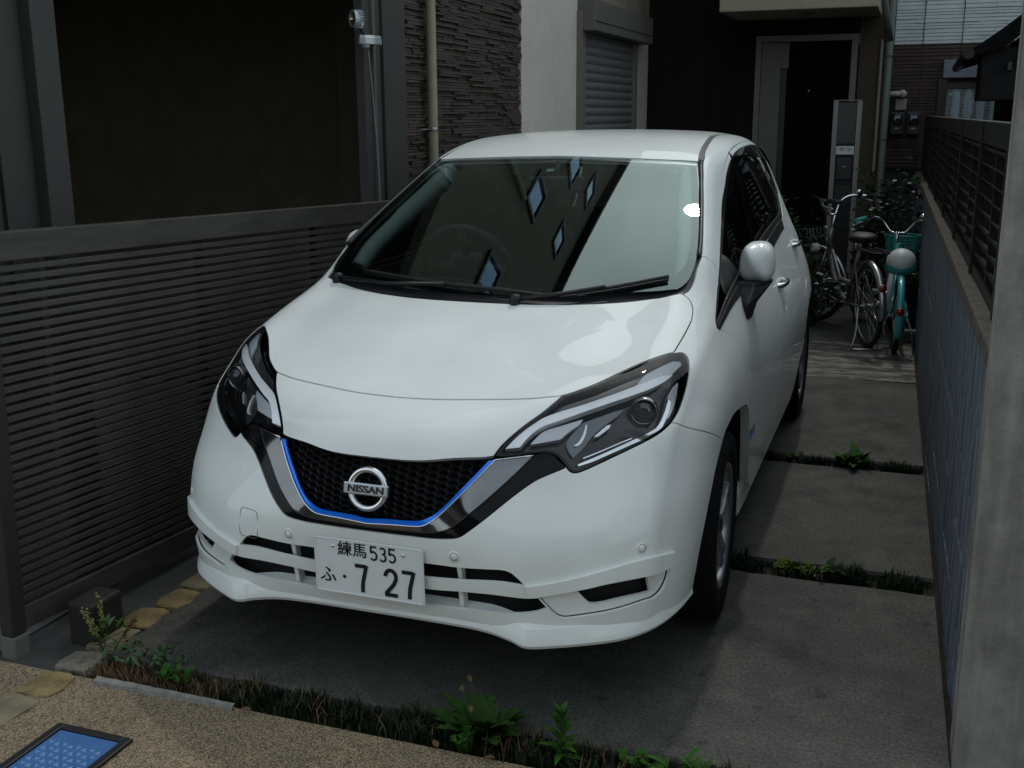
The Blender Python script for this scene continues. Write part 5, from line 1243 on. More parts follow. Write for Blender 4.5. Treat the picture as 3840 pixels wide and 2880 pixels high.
# --- wheels
def make_wheel(name, sx, y, steer=0.0):
    W_ = empty(name, (0, 0, 0), parent=CAR); xo = .832; r = .307
    Mx = Matrix.Translation((sx*(xo-.0925), y, r)) @ Matrix.Rotation(steer, 4, 'Z')
    if sx < 0: Mx = Mx @ Matrix.Rotation(math.pi, 4, 'Z')
    W_.location = (0, -2, 0)
    rm = .205
    tyre = [(rm-.012, -.080), (rm+.012, -.086), (r-.045, -.0925), (r-.018, -.090), (r-.006, -.078), (r-.001, -.060), (r, -.03), (r, .03), (r-.001, .060), (r-.006, .078), (r-.018, .090), (r-.045, .0925), (rm+.012, .086), (rm-.006, .080)]
    b = MB(); b.lathe(tyre, 64, 'X', Mx)
    tyr = b.build('tyre', RUBBER, W_)
    b = MB()
    for k in (-.04, 0, .04):   # tread grooves
        b.lathe([(r+.0004, k-.004), (r+.0008, k), (r+.0004, k+.004)], 64, 'X', Mx)
    b.build('tread_groove', DARK, tyr)
    rim = empty('rim', (0, 0, 0), parent=W_)
    b = MB(); b.lathe([(rm-.004, .070), (rm, .082), (rm-.005, .0865), (rm-.012, .080), (rm-.016, .05), (rm-.02, -.06)], 64, 'X', Mx); b.build('rim_barrel', ALLOY, rim)
    b = MB(); b.lathe([(.0001, -.02), (.19, -.02)], 40, 'X', Mx); b.build('wheel_back_disc', mat('wheel_back_black', (.01, .01, .011), .7), rim)  # plain black disc behind the spokes
    b = MB(); b.lathe([(.0001, .073), (.022, .073), (.032, .068), (.045, .060), (.050, .04)], 32, 'X', Mx); b.build('hub', ALLOY, rim)
    b = MB(); b.lathe([(.0001, .078), (.020, .0775), (.0245, .074)], 24, 'X', Mx); b.build('hub_cap', DCHROME, rim)
    for k in range(5):
        b = MB()
        for sgn in (-1, 1):      # each spoke is a forked pair of flat blades
            a0 = 2*math.pi*k/5+.3
            pts = [(.040, sgn*.10, .066, .015), (.09, sgn*.075, .070, .0135), (.14, sgn*.10, .072, .015), (.196, sgn*.145, .074, .017)]
            V = []
            for (rr, da, h, w) in pts:
                a = a0+da
                c = np.array([math.cos(a), math.sin(a)])*rr; tn = np.array([-math.sin(a), math.cos(a)])
                for (u_, hh) in ((-w, h-.022), (-w*.75, h), (w*.75, h+.002), (w, h-.022)):
                    v = c+tn*u_; V.append(tuple(Mx @ Vector((hh, v[0], v[1]))))
            F = []
            for i in range(3):
                for j in range(3): F.append((i*4+j, i*4+j+1, i*4+j+5, i*4+j+4))
            b.add(V, F)
        b.build('spoke', ALLOY, rim)
    return W_
for sx in (1, -1):
    make_wheel('front_wheel', sx, .886, R_(2.0)); make_wheel('rear_wheel', sx, 3.478)
    for (yc, nm) in ((.888, 'front'), (3.478, 'rear')):      # arch liners
        b = MB(); n = 22; V = []
        for i in range(n+1):
            a = R_(-12+204*i/n)
            for xx in (.42, .80): V.append((sx*xx, yc+(.385 if xx > .7 else .375)*math.cos(a), .303+.378*math.sin(a)))
        b.add(V, [(2*i, 2*i+1, 2*i+3, 2*i+2) for i in range(n)], True)
        V2 = [(sx*.42, yc+.375*math.cos(R_(-12+204*i/n)), .303+.378*math.sin(R_(-12+204*i/n))) for i in range(n+1)]
        b.add(V2, [tuple(range(n+1))])
        o = b.build('wheel_arch_liner', DARK, CAR); o.location = (0, -2, 0)
b = MB(); b.box(-.40, .40, .10, .50, .25, .27); b.box(-.42, .42, .5, 1.27, .20, .23); b.box(-.72, .72, 1.27, 3.09, .17, .20); b.box(-.42, .42, 3.09, 3.85, .22, .25)
o = b.build('underbody', DARK, CAR); o.location = (0, -2, 0)
# engine-bay block so that no light leaks through the gaps
b = MB(); b.box(-.40, .40, .36, 1.0, .25, .78); b.box(-.46, .46, .24, .36, .25, .56); o = b.build('engine_bay', DARK, CAR); o.location = (0, -2, 0)
for sx in (1, -1):
    b = MB(); b.box(min(.42*sx, .72*sx), max(.42*sx, .72*sx), .62, 1.2, .70, .86); o = b.build('inner_fender', DARK, CAR); o.location = (0, -2, 0)

# --- door mirrors (folded), wipers, handles, badges
for sx in (1, -1):
    DM = empty('door_mirror', (0, 0, 0), parent=CAR); DM.location = (0, -2, 0)
    bm = bmesh.new(); bmesh.ops.create_uvsphere(bm, u_segments=32, v_segments=20, radius=1.0)
    for v in bm.verts:
        x, y, z = v.co
        f = lambda q, p: math.copysign(abs(q)**p, q)
        x, y, z = f(x, .72), f(y, .72), f(z, .72)
        tp = 1+.10*(-z)                       # a little wider below
        if z < -.86: z = -.86-(z+.86)*-.1
        rid = .10*max(0, 1-abs(x*.8+z*.6)*2.2) if y < 0 else 0
        v.co = (.800+x*.064*tp-.006*y, 1.595+y*.095-rid*.25, 1.073+z*.074+.004*x)
        v.co.x *= sx
    if sx < 0: bmesh.ops.reverse_faces(bm, faces=bm.faces)
    me = bpy.data.meshes.new('cap'); bm.to_mesh(me); bm.free(); me.polygons.foreach_set('use_smooth', [True]*len(me.polygons))
    obj('mirror_cap', me, WHITE, DM)
    b = MB()
    sec = [[(.782, 1.40, .885), (.803, 1.385, .895), (.806, 1.46, .885), (.785, 1.48, .90)],
           [(.764, 1.41, .95), (.802, 1.38, .95), (.822, 1.48, .945), (.768, 1.54, .96)],
           [(.747, 1.475, .998), (.808, 1.455, .998), (.862, 1.57, 1.003), (.765, 1.63, 1.003)],
           [(.745, 1.48, 1.012), (.809, 1.460, 1.012), (.867, 1.575, 1.017), (.765, 1.64, 1.017)]]
    V = [(x*sx, y, z) for s4 in sec for (x, y, z) in s4]
    F = [(i*4+j, i*4+(j+1) % 4, i*4+4+(j+1) % 4, i*4+4+j) for i in range(3) for j in range(4)]+[(0, 1, 2, 3), (12, 13, 14, 15)]
    b.add(V, F); o = b.build('mirror_foot', MATK, DM)
    md = o.modifiers.new('b', 'BEVEL'); md.width = .008; md.segments = 3
    for q in T('E', [(1125, 640), (1280, 190)]):
        p3 = S(q[0], q[1])[0]; b = MB()
        pts = [(p3[0]-.004, p3[1]-.075, p3[2]-.004), (p3[0]+.020, p3[1]-.055, p3[2]), (p3[0]+.030, p3[1], p3[2]+.004), (p3[0]+.024, p3[1]+.055, p3[2]+.006), (p3[0]-.004, p3[1]+.08, p3[2]+.006)]
        b.tube([(x*sx, y, z) for x, y, z in catmull(pts, 5)], .0125, 10); o = b.build('door_handle', CHROME, CAR); o.location = (0, -2, 0)
    # blue badge low on the front fender side
    q = T('D', [(682, 205)])[0]; p3 = S(q[0], q[1])[0]
    b = MB(); b.bbox(min(sx*p3[0], sx*(p3[0]+.004)), max(sx*p3[0], sx*(p3[0]+.004)), p3[1]-.05, p3[1]+.05, p3[2]-.012, p3[2]+.016, .0015); o = b.build('side_badge', DCHROME, CAR); o.location = (0, -2, 0)
    b = MB(); b.bbox(min(sx*p3[0], sx*(p3[0]+.006)), max(sx*p3[0], sx*(p3[0]+.006)), p3[1]-.05, p3[1]+.05, p3[2]-.019, p3[2]-.012, .0015); b.build('badge_strip', BLUE, o)
def spt(s_, t_, off=0.0): return S(s_, abs(t_))[0]*np.array([1 if t_ >= 0 else -1, 1, 1])+SN(s_, abs(t_))[0]*np.array([1 if t_ >= 0 else -1, 1, 1])*off
def wiper(name, arm, blade):
    w = empty(name, (0, 0, 0), parent=CAR); w.location = (0, -2, 0)
    b = MB(); b.tube(arm, [.009]+[.0065]*(len(arm)-1), 8); b.build('arm', MATK, w)
    b = MB(); P_ = catmull(blade, 8)
    b.tube([tuple(p) for p in P_], .0065, 6); b.tube([tuple(p+np.array([0, .006, -.010])) for p in P_], .003, 5); b.build('blade', MATK, w)
    b = MB(); b.lathe([(.0001, .016), (.016, .014), (.018, 0), (.018, -.02)], 16, 'Z', Matrix.Translation(tuple(arm[0]))); b.build('pivot', MATK, w)
s10 = KS[10]
# driver-side blade lies across most of the glass, passenger-side blade is the short one
wiper('wiper', [spt(s10+.012, -.56, .012), spt(s10+.035, -.35, .020), spt(s10+.060, -.12, .022)], [spt(s10+.085, -.46, .020), spt(s10+.075, -.2, .018), spt(s10+.055, .05, .018), spt(s10+.030, .23, .016)])
wiper('wiper', [spt(s10+.010, .14, .012), spt(s10+.025, .26, .022), spt(s10+.060, .40, .026)], [spt(s10+.032, .27, .018), spt(s10+.062, .40, .018), spt(s10+.100, .56, .018)])
# parking sensors on the bumper
for q in (T('B', [(1297, 936)])[0], T('4', [(1303, 378)])[0]):
    for sx in (1, -1):
        p3 = S(q[0], q[1])[0]; n3 = SN(q[0], q[1])[0]; zq = Vector((n3[0]*sx, n3[1], n3[2])).to_track_quat('Z', 'Y').to_matrix().to_4x4()
        Mq = Matrix.Translation((p3[0]*sx, p3[1], p3[2])) @ zq
        sn = empty('parking_sensor', (0, 0, 0), parent=CAR); sn.location = (0, -2, 0)
        b = MB(); b.lathe([(.0165, 0), (.0155, .0018), (.0118, .0020)], 24, 'Z', Mq); b.build('bezel', WHITE, sn)
        b = MB(); b.lathe([(.0118, .0019), (.0104, .0019)], 24, 'Z', Mq); b.build('ring_gap', MATK, sn)
        b = MB(); b.lathe([(.0104, .0014), (.0100, .0022), (.0001, .0024)], 24, 'Z', Mq); b.build('membrane', WHITE, sn)
# tow-hook cover outline on the nearside of the bumper
q = np.array(T('4', [(250, 230)])[0]); 
tow = [(-.395+.034*x, None, .475+.040*z) for x, z in rrect(1, 1, .35, 5)]
b = MB(); pts = []
for (x, _, z) in tow:
    loc, n_, fi, _d = BV.ray_cast(Vector((-x, -1, z)), Vector((0, 1, 0))); pts.append((x, loc[1]-.0004, z))
b.tube(pts, .0009, 5, closed=True); o = b.build('tow_hook_cover', mat('panel_gap_grey', (.10, .11, .11), .6), CAR); o.location = (0, -2, 0)
# --- cabin
CAB = mat('cabin_black', (.075, .078, .080), .7, noise=(30, .3)); HEAD = mat('headliner_grey', (.42, .47, .45), .9); SEAT = mat('seat_fabric', (.085, .085, .09), .85, bump=(300, .3, .002)); TRIM = mat('pillar_trim', (.55, .64, .61), .7)
def soft(name, x0, x1, y0, y1, z0, z1, m, b_=.05, rx=0.0, parent=None):
    bm = bmesh.new(); bmesh.ops.create_cube(bm, size=1.0)
    bmesh.ops.scale(bm, vec=(x1-x0, y1-y0, z1-z0), verts=bm.verts)
    bmesh.ops.bevel(bm, geom=list(bm.edges), offset=b_, segments=4, profile=.6, affect='EDGES')
    bmesh.ops.rotate(bm, cent=(0, 0, -(z1-z0)/2), matrix=Matrix.Rotation(rx, 3, 'X'), verts=bm.verts)
    bmesh.ops.translate(bm, vec=((x0+x1)/2, (y0+y1)/2, (z0+z1)/2), verts=bm.verts)
    me = bpy.data.meshes.new(name); bm.to_mesh(me); bm.free(); me.polygons.foreach_set('use_smooth', [True]*len(me.polygons))
    o = obj(name, me, m, parent or CAR)
    if parent is None: o.location = (0, -2, 0)
    return o
dash = MB(); V = []; F = []
prof = [(1.02, .965), (1.18, .985), (1.36, .975), (1.50, .945), (1.56, .86), (1.52, .60)]
xs = np.linspace(-.68, .68, 15)
for x in xs:
    for (y, z) in prof:
        V.append((x, y+.10*x*x*(1.6-y), z+(.028*math.exp(-((x+.37)/.17)**2) if .96 < z < .99 else 0)-.03*abs(x)**3))
n = len(prof); F = [(i*n+j, i*n+j+1, (i+1)*n+j+1, (i+1)*n+j) for i in range(14) for j in range(n-1)]
dash.add(V, F, True); o = dash.build('dashboard', CAB, CAR); o.location = (0, -2, 0)
for sx in (-1, 1):
    st = empty('front_seat', (0, 0, 0), parent=CAR); st.location = (0, -2, 0)
    soft('seat_back', sx*.37-.24, sx*.37+.24, 2.16, 2.30, .62, 1.16, SEAT, .055, R_(-14), st)
    soft('seat_cushion', sx*.37-.25, sx*.37+.25, 1.72, 2.22, .46, .62, SEAT, .055, 0, st)
    soft('headrest', sx*.37-.13, sx*.37+.13, 2.33, 2.43, 1.15, 1.33, SEAT, .045, R_(-8), st)
soft('rear_seat', -.62, .62, 2.98, 3.12, .60, 1.14, SEAT, .05, R_(-16))
sw = empty('steering_wheel', (0, 0, 0), parent=CAR); sw.location = (0, -2, 0)
Ms = Matrix.Translation((-.37, 1.66, 1.0)) @ Matrix.Rotation(R_(-64), 4, 'X')
b = MB(); b.tube([tuple(Ms @ Vector((.185*math.cos(a), .185*math.sin(a), 0))) for a in np.linspace(0, 2*math.pi, 40, endpoint=False)], .0145, 8, closed=True); b.build('wheel_rim', CAB, sw)
b = MB(); b.bbox(-.07, .07, -.06, .06, -.02, .03, .018, Ms)
for a in (0, 180, 270):
    d = (math.cos(R_(a)), math.sin(R_(a))); b.tube([tuple(Ms @ Vector((d[0]*.05, d[1]*.05, 0))), tuple(Ms @ Vector((d[0]*.18, d[1]*.18, 0)))], .014, 8)
b.build('wheel_hub', CAB, sw)
# interior mirror, pillar trims, roof lining
b = MB(); b.bbox(-.12, .12, -.012, .012, -.032, .032, .012, Matrix.Translation((0, 1.66, 1.335)) @ Matrix.Rotation(R_(10), 4, 'Z')); b.tube([(0, 1.67, 1.36), (0, 1.70, 1.42)], .009, 8); o = b.build('rear_view_mirror', CAB, CAR); o.location = (0, -2, 0)
head = [c_wstop+np.array([.02, 0]), rowpt(13, .45)+np.array([.03, 0]), rowpt(14, .52), rowpt(15, .54), rowpt(16, .53), rowpt(17, .50), np.array([row_s(17), 0])]
panel('headliner', HEAD, head, weld=True, off=-.05, spacing=.07, thick=0)
for sx in (1, -1):
    b = MB(); b.tube([(sx*x, y, z) for x, y, z in catmull([(.50, 1.83, 1.385), (.535, 1.62, 1.285), (.572, 1.42, 1.19), (.602, 1.25, 1.105), (.61, 1.16, 1.045)], 5)], [.040]*10+[.034]*11, 12); o = b.build('pillar_lining', TRIM, CAR); o.location = (0, -2, 0)
b = MB()
V = []
for x_ in (-.70, .70):
    b = MB(); b.box(min(x_, x_*.97), max(x_, x_*.97), 1.3, 3.5, .3, .93); o = b.build('door_lining', CAB, CAR); o.location = (0, -2, 0)
b = MB(); b.box(-.7, .7, 1.25, 3.9, .26, .30); o = b.build('cabin_floor', CAB, CAR); o.location = (0, -2, 0)
# stickers behind the glass
for (nm, u_, v_, w_, h_, m_) in (('inspection_sticker', 2032, 611, .030, .024, mat('sticker_pale', (.45, .62, .58), .6)), ('round_sticker', 2537, 637, .046, .040, mat('sticker_amber', (.55, .45, .32), .6))):
    q = PX(u_, v_); p3 = S(q[0], q[1])[0]; n3 = SN(q[0], q[1])[0]
    zq = Vector(n3).to_track_quat('Z', 'Y').to_matrix().to_4x4(); Mq = Matrix.Translation(p3-n3*.004) @ zq
    b = MB()
    if nm.startswith('round'):
        for k in range(18):
            a = 2*math.pi*k/18; c_ = (math.cos(a)*.021, math.sin(a)*.016)
            b.add([tuple(Mq @ Vector((c_[0]+.0032*math.cos(t_), c_[1]+.0032*math.sin(t_), 0))) for t_ in np.linspace(0, 6.28, 8, endpoint=False)], [tuple(range(8))])
        b.add([tuple(Mq @ Vector((.008*math.cos(t_), .006*math.sin(t_), 0))) for t_ in np.linspace(0, 6.28, 12, endpoint=False)], [tuple(range(12))])
    else: b.add([tuple(Mq @ Vector(v)) for v in ((-w_/2, -h_/2, 0), (w_/2, -h_/2, 0), (w_/2, h_/2, 0), (-w_/2, h_/2, 0))], [(0, 1, 2, 3)])
    o = b.build(nm, m_, CAR); o.location = (0, -2, 0)
# ================================================================== BICYCLES
def ring_pts(R, n=48): return [(R*math.cos(2*math.pi*i/n), 0, R*math.sin(2*math.pi*i/n)) for i in range(n)]
BRUB = mat('bicycle_tyre', (.014, .014, .015), .8); BCHR = mat('bicycle_chrome', (.60, .62, .64), .16, 1.0); BALU = mat('bicycle_alloy', (.40, .41, .43), .3, .95); BBLK = mat('bicycle_black', (.012, .012, .013), .55)
def make_bike(name, label, R, wb, frame_m, fender_m, saddle_ms, grip_m, steer, place, heading, lean, kid=False):
    B = empty(name, place, math.atan2(heading[1], heading[0]), label, 'bicycle')
    B.rotation_euler = (R_(lean), 0, math.atan2(heading[1], heading[0]))
    tw = .019
    def wheel(parent, tag):
        W_ = empty(tag, (0, 0, 0), parent=parent)
        b = MB(); b.tube(ring_pts(R-tw), tw, 8, closed=True); b.build('tyre', BRUB, W_)
        b = MB(); b.tube(ring_pts(R-2*tw-.004), .009, 6, closed=True); b.build('rim', BALU, W_)
        b = MB()
        for k in range(28):
            a = 2*math.pi*k/28; s_ = 1 if k % 2 else -1; a2 = a+.35*(1 if k % 4 < 2 else -1)
            b.tube([(.022*math.cos(a2), s_*.03, .022*math.sin(a2)), ((R-.045)*math.cos(a), 0, (R-.045)*math.sin(a))], .0011, 4, caps=False)
        o = b.build('spokes', BCHR, W_); o['kind'] = 'stuff'
        b = MB(); b.lathe([(.008, -.055), (.008, -.04), (.024, -.032), (.024, -.028), (.013, -.024), (.013, .024), (.024, .028), (.024, .032), (.008, .04), (.008, .055)], 14, 'Y'); b.build('hub', BALU, W_)
        return W_
    def fender(a0, a1, w=.026, m=fender_m, parent=None, z=0, x=0):
        V = []; F = []; n = 22; rr = R+.018
        for i in range(n+1):
            a = R_(a0+(a1-a0)*i/n)
            for (yy, dr) in ((-w, -.012), (-w*.6, .002), (0, .006), (w*.6, .002), (w, -.012)): V.append((x+(rr+dr)*math.cos(a), yy, z+(rr+dr)*math.sin(a)))
        for i in range(n):
            for j in range(4): F.append((i*5+j, i*5+j+1, i*5+j+6, i*5+j+5))
        me = mesh('fender', V, F, True); o = obj('fender', me, m, parent)
        o.modifiers.new('t', 'SOLIDIFY').thickness = .002
        return o
    rw = wheel(B, 'rear_wheel'); rw.location = (0, 0, R)
    fender(35, 190 if not kid else 205, parent=B, z=R)
    bb = (.42*wb, 0, R*.86); st = (.20*wb, 0, .66 if not kid else .50); hl = (.86*wb, 0, R+.30 if not kid else R+.26); ht = (.83*wb, 0, hl[2]+.15)
    b = MB()
    b.tube([bb, st], .0155, 10); b.tube([bb, (.60*wb, 0, R*.80+.06), (.76*wb, 0, hl[2]-.16), hl], .0195, 10)
    b.tube([(.33*wb, 0, .40 if not kid else .33), (.58*wb, 0, R+.10), (.78*wb, 0, hl[2]-.02), (hl[0]-.005, 0, hl[2]+.05)], .0150, 10)
    b.tube([(hl[0]+.006, 0, hl[2]-.02), ht], .0205, 10)
    for s_ in (-1, 1):
        b.tube([(0, s_*.055, R), (bb[0]-.03, s_*.035, bb[2])], .009, 8); b.tube([(0, s_*.055, R), (st[0]+.03, s_*.02, st[2]-.10)], .0075, 8)
    b.build('frame', frame_m, B)
    # saddle
    sz = st[2]+.075
    b = MB(); b.tube([(st[0]+.004, 0, st[2]-.02), (st[0]-.014, 0, sz)], .012, 8); b.build('seat_post', BCHR, B)
    sd = empty('saddle', (st[0]-.02, 0, sz), parent=B)
    bm = bmesh.new(); bmesh.ops.create_uvsphere(bm, u_segments=24, v_segments=14, radius=1)
    for v in bm.verts:
        x, y, z = v.co; wd_ = .105*(1 if x < -.1 else max(.28, 1-.80*(x+.1)))
        if kid: v.co = (x*.115, y*.098*(1 if x < 0 else 1-.35*x), z*.092+.03)
        else: v.co = (x*.135, y*wd_, (z*.034 if z > 0 else z*.05)+.02)
    me = bpy.data.meshes.new('cushion'); bm.to_mesh(me); bm.free(); me.polygons.foreach_set('use_smooth', [True]*len(me.polygons))
    obj('cushion', me, saddle_ms[0], sd)
    if kid:
        b = MB(); b.lathe([(.0001, -.055), (.075, -.05), (.100, -.03), (.106, .0), (.104, .012)], 26, 'Z'); b.build('base', saddle_ms[1], sd)
    else:
        for s_ in (-1, 1):
            b = MB(); b.tube([(-.05, s_*.05, -.0), (-.05, s_*.05, -.06)], .011, 8); b.build('spring', BCHR, sd)
    # fork, front wheel, bars turn together
    F_ = empty('steering', (hl[0]+.02, 0, 0), R_(steer), parent=B)
    fx = wb-hl[0]-.02
    fw = wheel(F_, 'front_wheel'); fw.location = (fx, 0, R)
    fender(60, 200, parent=F_, z=R, x=fx, m=(fender_m if not kid else saddle_ms[0]))
    b = MB()
    for s_ in (-1, 1): b.tube([(0, s_*.03, hl[2]-.03), (fx*.35, s_*.05, R+.12), (fx, s_*.05, R)], .010, 8)
    b.build('fork', frame_m, F_)
    hz = ht[2]+(.13 if not kid else .10)
    b = MB(); b.tube([(-.02, 0, ht[2]-.05), (-.045, 0, hz-.03)], .012, 8); b.build('stem', BCHR, F_)
    hw = .27 if not kid else .23; bz = hz+(.10 if not kid else .08)
    for s_ in (-1, 1):
        b = MB(); b.tube(catmull([(-.045, 0, hz-.03), (-.02, s_*.05, hz-.02), (-.01, s_*.12, hz+.06), (-.05, s_*.19, bz), (-.14, s_*(hw-.02), bz), (-.20, s_*hw, bz-.004)], 5), .0108, 10); b.build('handlebar', BCHR, F_)
        b = MB(); b.tube([(-.15, s_*(hw-.016), bz-.001), (-.29, s_*(hw+.015), bz-.008)], .0165, 10); b.build('grip', grip_m, F_)
        b = MB(); b.tube(catmull([(-.10, s_*(hw-.04), bz-.012), (-.14, s_*(hw+.02), bz-.035), (-.25, s_*(hw+.05), bz-.055)], 4), .006, 6); b.build('brake_lever', BALU, F_)
        b = MB(); b.tube(catmull([(-.10, s_*(hw-.05), bz-.01), (.02, s_*.20, bz+.02), (.10, s_*.10, bz-.10), (.05, s_*.02, hl[2]-.02)], 6), .0028, 5); b.build('brake_cable', BBLK, F_)
    b = MB(); b.sphere((-.10, -(hw-.05), bz+.03), .026, 12, (1, 1, .8)); b.build('bell', BCHR, F_)
    # crank, pedals, chain case
    b = MB(); b.lathe([(.0001, -.050), (.085, -.050), (.085, -.042), (.0001, -.042)], 28, 'Y', Matrix.Translation(bb)); b.build('chainring', BALU if not kid else saddle_ms[0], B)
    for s_, a in ((1, 1.9), (-1, 1.9+math.pi)):
        e = (bb[0]+.155*math.cos(a), s_*.075, bb[2]+.155*math.sin(a))
        b = MB(); b.tube([(bb[0], s_*.06, bb[2]), e], .009, 8); b.build('crank_arm', BALU, B)
        b = MB(); b.bbox(e[0]-.045, e[0]+.045, min(s_*.08, s_*.165), max(s_*.08, s_*.165), e[2]-.013, e[2]-.004, .003); b.bbox(e[0]-.045, e[0]+.045, min(s_*.08, s_*.165), max(s_*.08, s_*.165), e[2]+.004, e[2]+.013, .003); b.bbox(e[0]-.01, e[0]+.01, min(s_*.08, s_*.16), max(s_*.08, s_*.16), e[2]-.006, e[2]+.006, .002); b.build('pedal', mat('pedal_grey', (.28, .30, .30), .6) if kid else BBLK, B)
    b = MB(); b.prism(catmull([(-.06, R-.03), (-.06, R+.03), (.1, R+.045), (bb[0], bb[2]+.095), (bb[0]+.10, bb[2]+.0), (bb[0], bb[2]-.095), (.1, R-.045)], 4, True), -.062, -.052, 'Y'); b.build('chain_case', BALU if not kid else frame_m, B)
    # reflector
    b = MB(); a = R_(150 if not kid else 165); b.lathe([(.0001, .012), (.024, .010), (.027, 0)], 18, 'X', Matrix.Translation(((R+.028)*math.cos(a), 0, R+(R+.028)*math.sin(a))) @ Matrix.Rotation(math.pi, 4, 'Z')); b.build('rear_reflector', mat('red_reflector', (.22, .004, .004), .25, 0, .5), B)
    if not kid:
        b = MB(); zc = 2*R+.10
        for s_ in (-1, 1): b.tube(catmull([(.16, s_*.045, zc), (-.1, s_*.06, zc), (-.24, s_*.05, zc), (-.27, 0, zc)], 4), .006, 6)
        for x_ in (.08, -.02, -.12, -.2): b.tube([(x_, -.058, zc), (x_, .058, zc)], .004, 6)
        for s_ in (-1, 1): b.tube([(-.14, s_*.055, zc), (0, s_*.06, R)], .005, 6)
        b.build('rear_rack', BBLK, B)
        b = MB()
        for s_ in (-1, 1): b.tube(catmull([(0, s_*.065, R), (-.07, s_*.10, .12), (-.10, s_*.14, .012)], 4), .008, 8)
        b.tube(catmull([(-.10, -.14, .012), (-.13, -.06, .012), (-.13, .06, .012), (-.10, .14, .012)], 4), .008, 8); b.build('kick_stand', BALU, B)
        b = MB(); b.sphere((fx-.06, .07, R+.30), .035, 12, (1.3, 1, 1)); b.build('front_lamp', mat('lamp_white', (.45, .47, .47), .3), F_)
        b = MB()
        for k in range(12): b.tube([(.10+.02*(k % 4), -.10+.018*k, hl[2]-.05), (.14+.02*(k % 4), -.13+.022*k, hl[2]+.14)], .002, 4)
        for zq in (-.05, .02, .08, .14):
            e = .1+.03*(zq+.05)/.19; b.tube([(.08, -e, hl[2]+zq), (.30, -e, hl[2]+zq), (.30, e, hl[2]+zq), (.08, e, hl[2]+zq)], .003, 5, closed=True)
        b.build('front_basket', mat('steel_basket', (.12, .12, .125), .4, .8), F_)
    else:
        BK = empty('basket', (.18, 0, hl[2]+.03), parent=F_); BK.scale = (.8, .8, .8); n = 40; rows_ = 7
        SL = mat('teal_plastic_basket', (.055, .30, .28), .5)
        def bp_(a, t): r1, r2 = .105+.035*t, .125+.045*t; return (r1*math.cos(a), r2*math.sin(a), .20*t)
        for k in range(n):
            a0 = 2*math.pi*k/n
            if k % 5 == 4: continue
            b = MB(); b.add([bp_(a0+da, t) for t in (0, 1) for da in (-.05, .05)], [(0, 1, 3, 2)])
            o = b.build('basket_slat', SL, BK); o.modifiers.new('t', 'SOLIDIFY').thickness = .003
        for t in (.0, .2, .36, .52, .68, .84, 1.0):
            b = MB(); b.tube([bp_(2*math.pi*k/n, t) for k in range(n)], .0035 if 0 < t < 1 else .008, 6, closed=True); b.build('basket_hoop', SL, BK)
        b = MB(); b.add([bp_(2*math.pi*k/n, .0) for k in range(n)], [tuple(range(n))]); b.build('basket_floor', SL, BK)
        b = MB()
        for s_ in (-1, 1): b.tube([(.0, s_*.06, R), (-.05, s_*.10, R*.6), (-.06, s_*.12, .01)], .006, 6)
        b.build('kick_stand', BALU, B)
    return B
TEAL = mat('teal_paint', (.045, .34, .34), .3, .1, .7)
make_bike('city_bicycle', 'silver brown city bicycle with rear rack and black saddle parked behind the car', .295, 1.06, mat('mauve_silver_paint', (.20, .17, .165), .32, .6, .6), BALU, (BBLK, BBLK), BBLK, 38, (1.087, 5.46, 0), (-.36, .93), -1.5)
make_bike('child_bicycle', 'small turquoise bicycle with white saddle and plastic basket by the block wall', .255, .92, TEAL, TEAL, (mat('white_vinyl', (.62, .64, .62), .45), TEAL), mat('teal_grip', (.06, .36, .34), .6), -14, (1.275, 5.33, 0), (-.06, 1.0), 1.0, kid=True)

# ================================================================== SMALL POST WITH LETTER BOX AND NAME PLATE
FP = empty('letterbox_post', (.745, 7.5, 0), 0, 'slim dark letterbox post with name plate between aluminium side rails', 'post')
FRL = mat('post_rail_aluminium', (.20, .195, .18), .5, .2)
for (x0, x1) in ((-.100, -.066), (.066, .100)):
    b = MB(); b.bbox(x0, x1, -.03, .03, -.03, 1.68, .003); b.build('side_rail', FRL, FP)
b = MB(); b.bbox(-.066, .066, -.018, .03, .0, 1.675, .002); b.build('core', mat('post_core_dark', (.020, .020, .022), .6, spec=.2), FP)
b = MB(); b.bbox(-.064, .064, -.024, -.018, 1.33, 1.665, .002); b.build('upper_panel', mat('post_panel', (.045, .046, .046), .6, noise=(60, .15)), FP)
b = MB(); b.bbox(-.064, .064, -.028, -.018, 1.24, 1.31, .002); b.build('name_plate', mat('name_plate_steel', (.42, .44, .43), .3, .6), FP)
me = text_mesh('相 住', .036); me.transform(Matrix.Translation((0, -.0288, 1.282)) @ Matrix.Rotation(R_(90), 4, 'X')); obj('name_lettering', me, BBLK, FP)
for s_ in (-1, 1): b = MB(); b.sphere((s_*.048, -.029, 1.285), .006, 8); b.build('plate_screw', BCHR, FP)
b = MB(); b.bbox(-.055, .055, -.030, -.018, 1.03, 1.21, .006); b.build('intercom', mat('intercom_dark', (.014, .014, .016), .4), FP)
b = MB(); b.box(-.014, .014, -.0315, -.030, 1.138, 1.143); b.build('intercom_mark', BALU, FP)
b = MB(); b.bbox(-.06, .06, -.026, -.018, .83, .98, .004); b.build('letter_flap', mat('flap_dark', (.016, .016, .018), .5), FP)
b = MB(); b.bbox(-.102, .102, -.034, .034, 1.68, 1.686, .002); b.build('cap', FRL, FP)
FP.scale = (1.16, 1.0, 1.012)
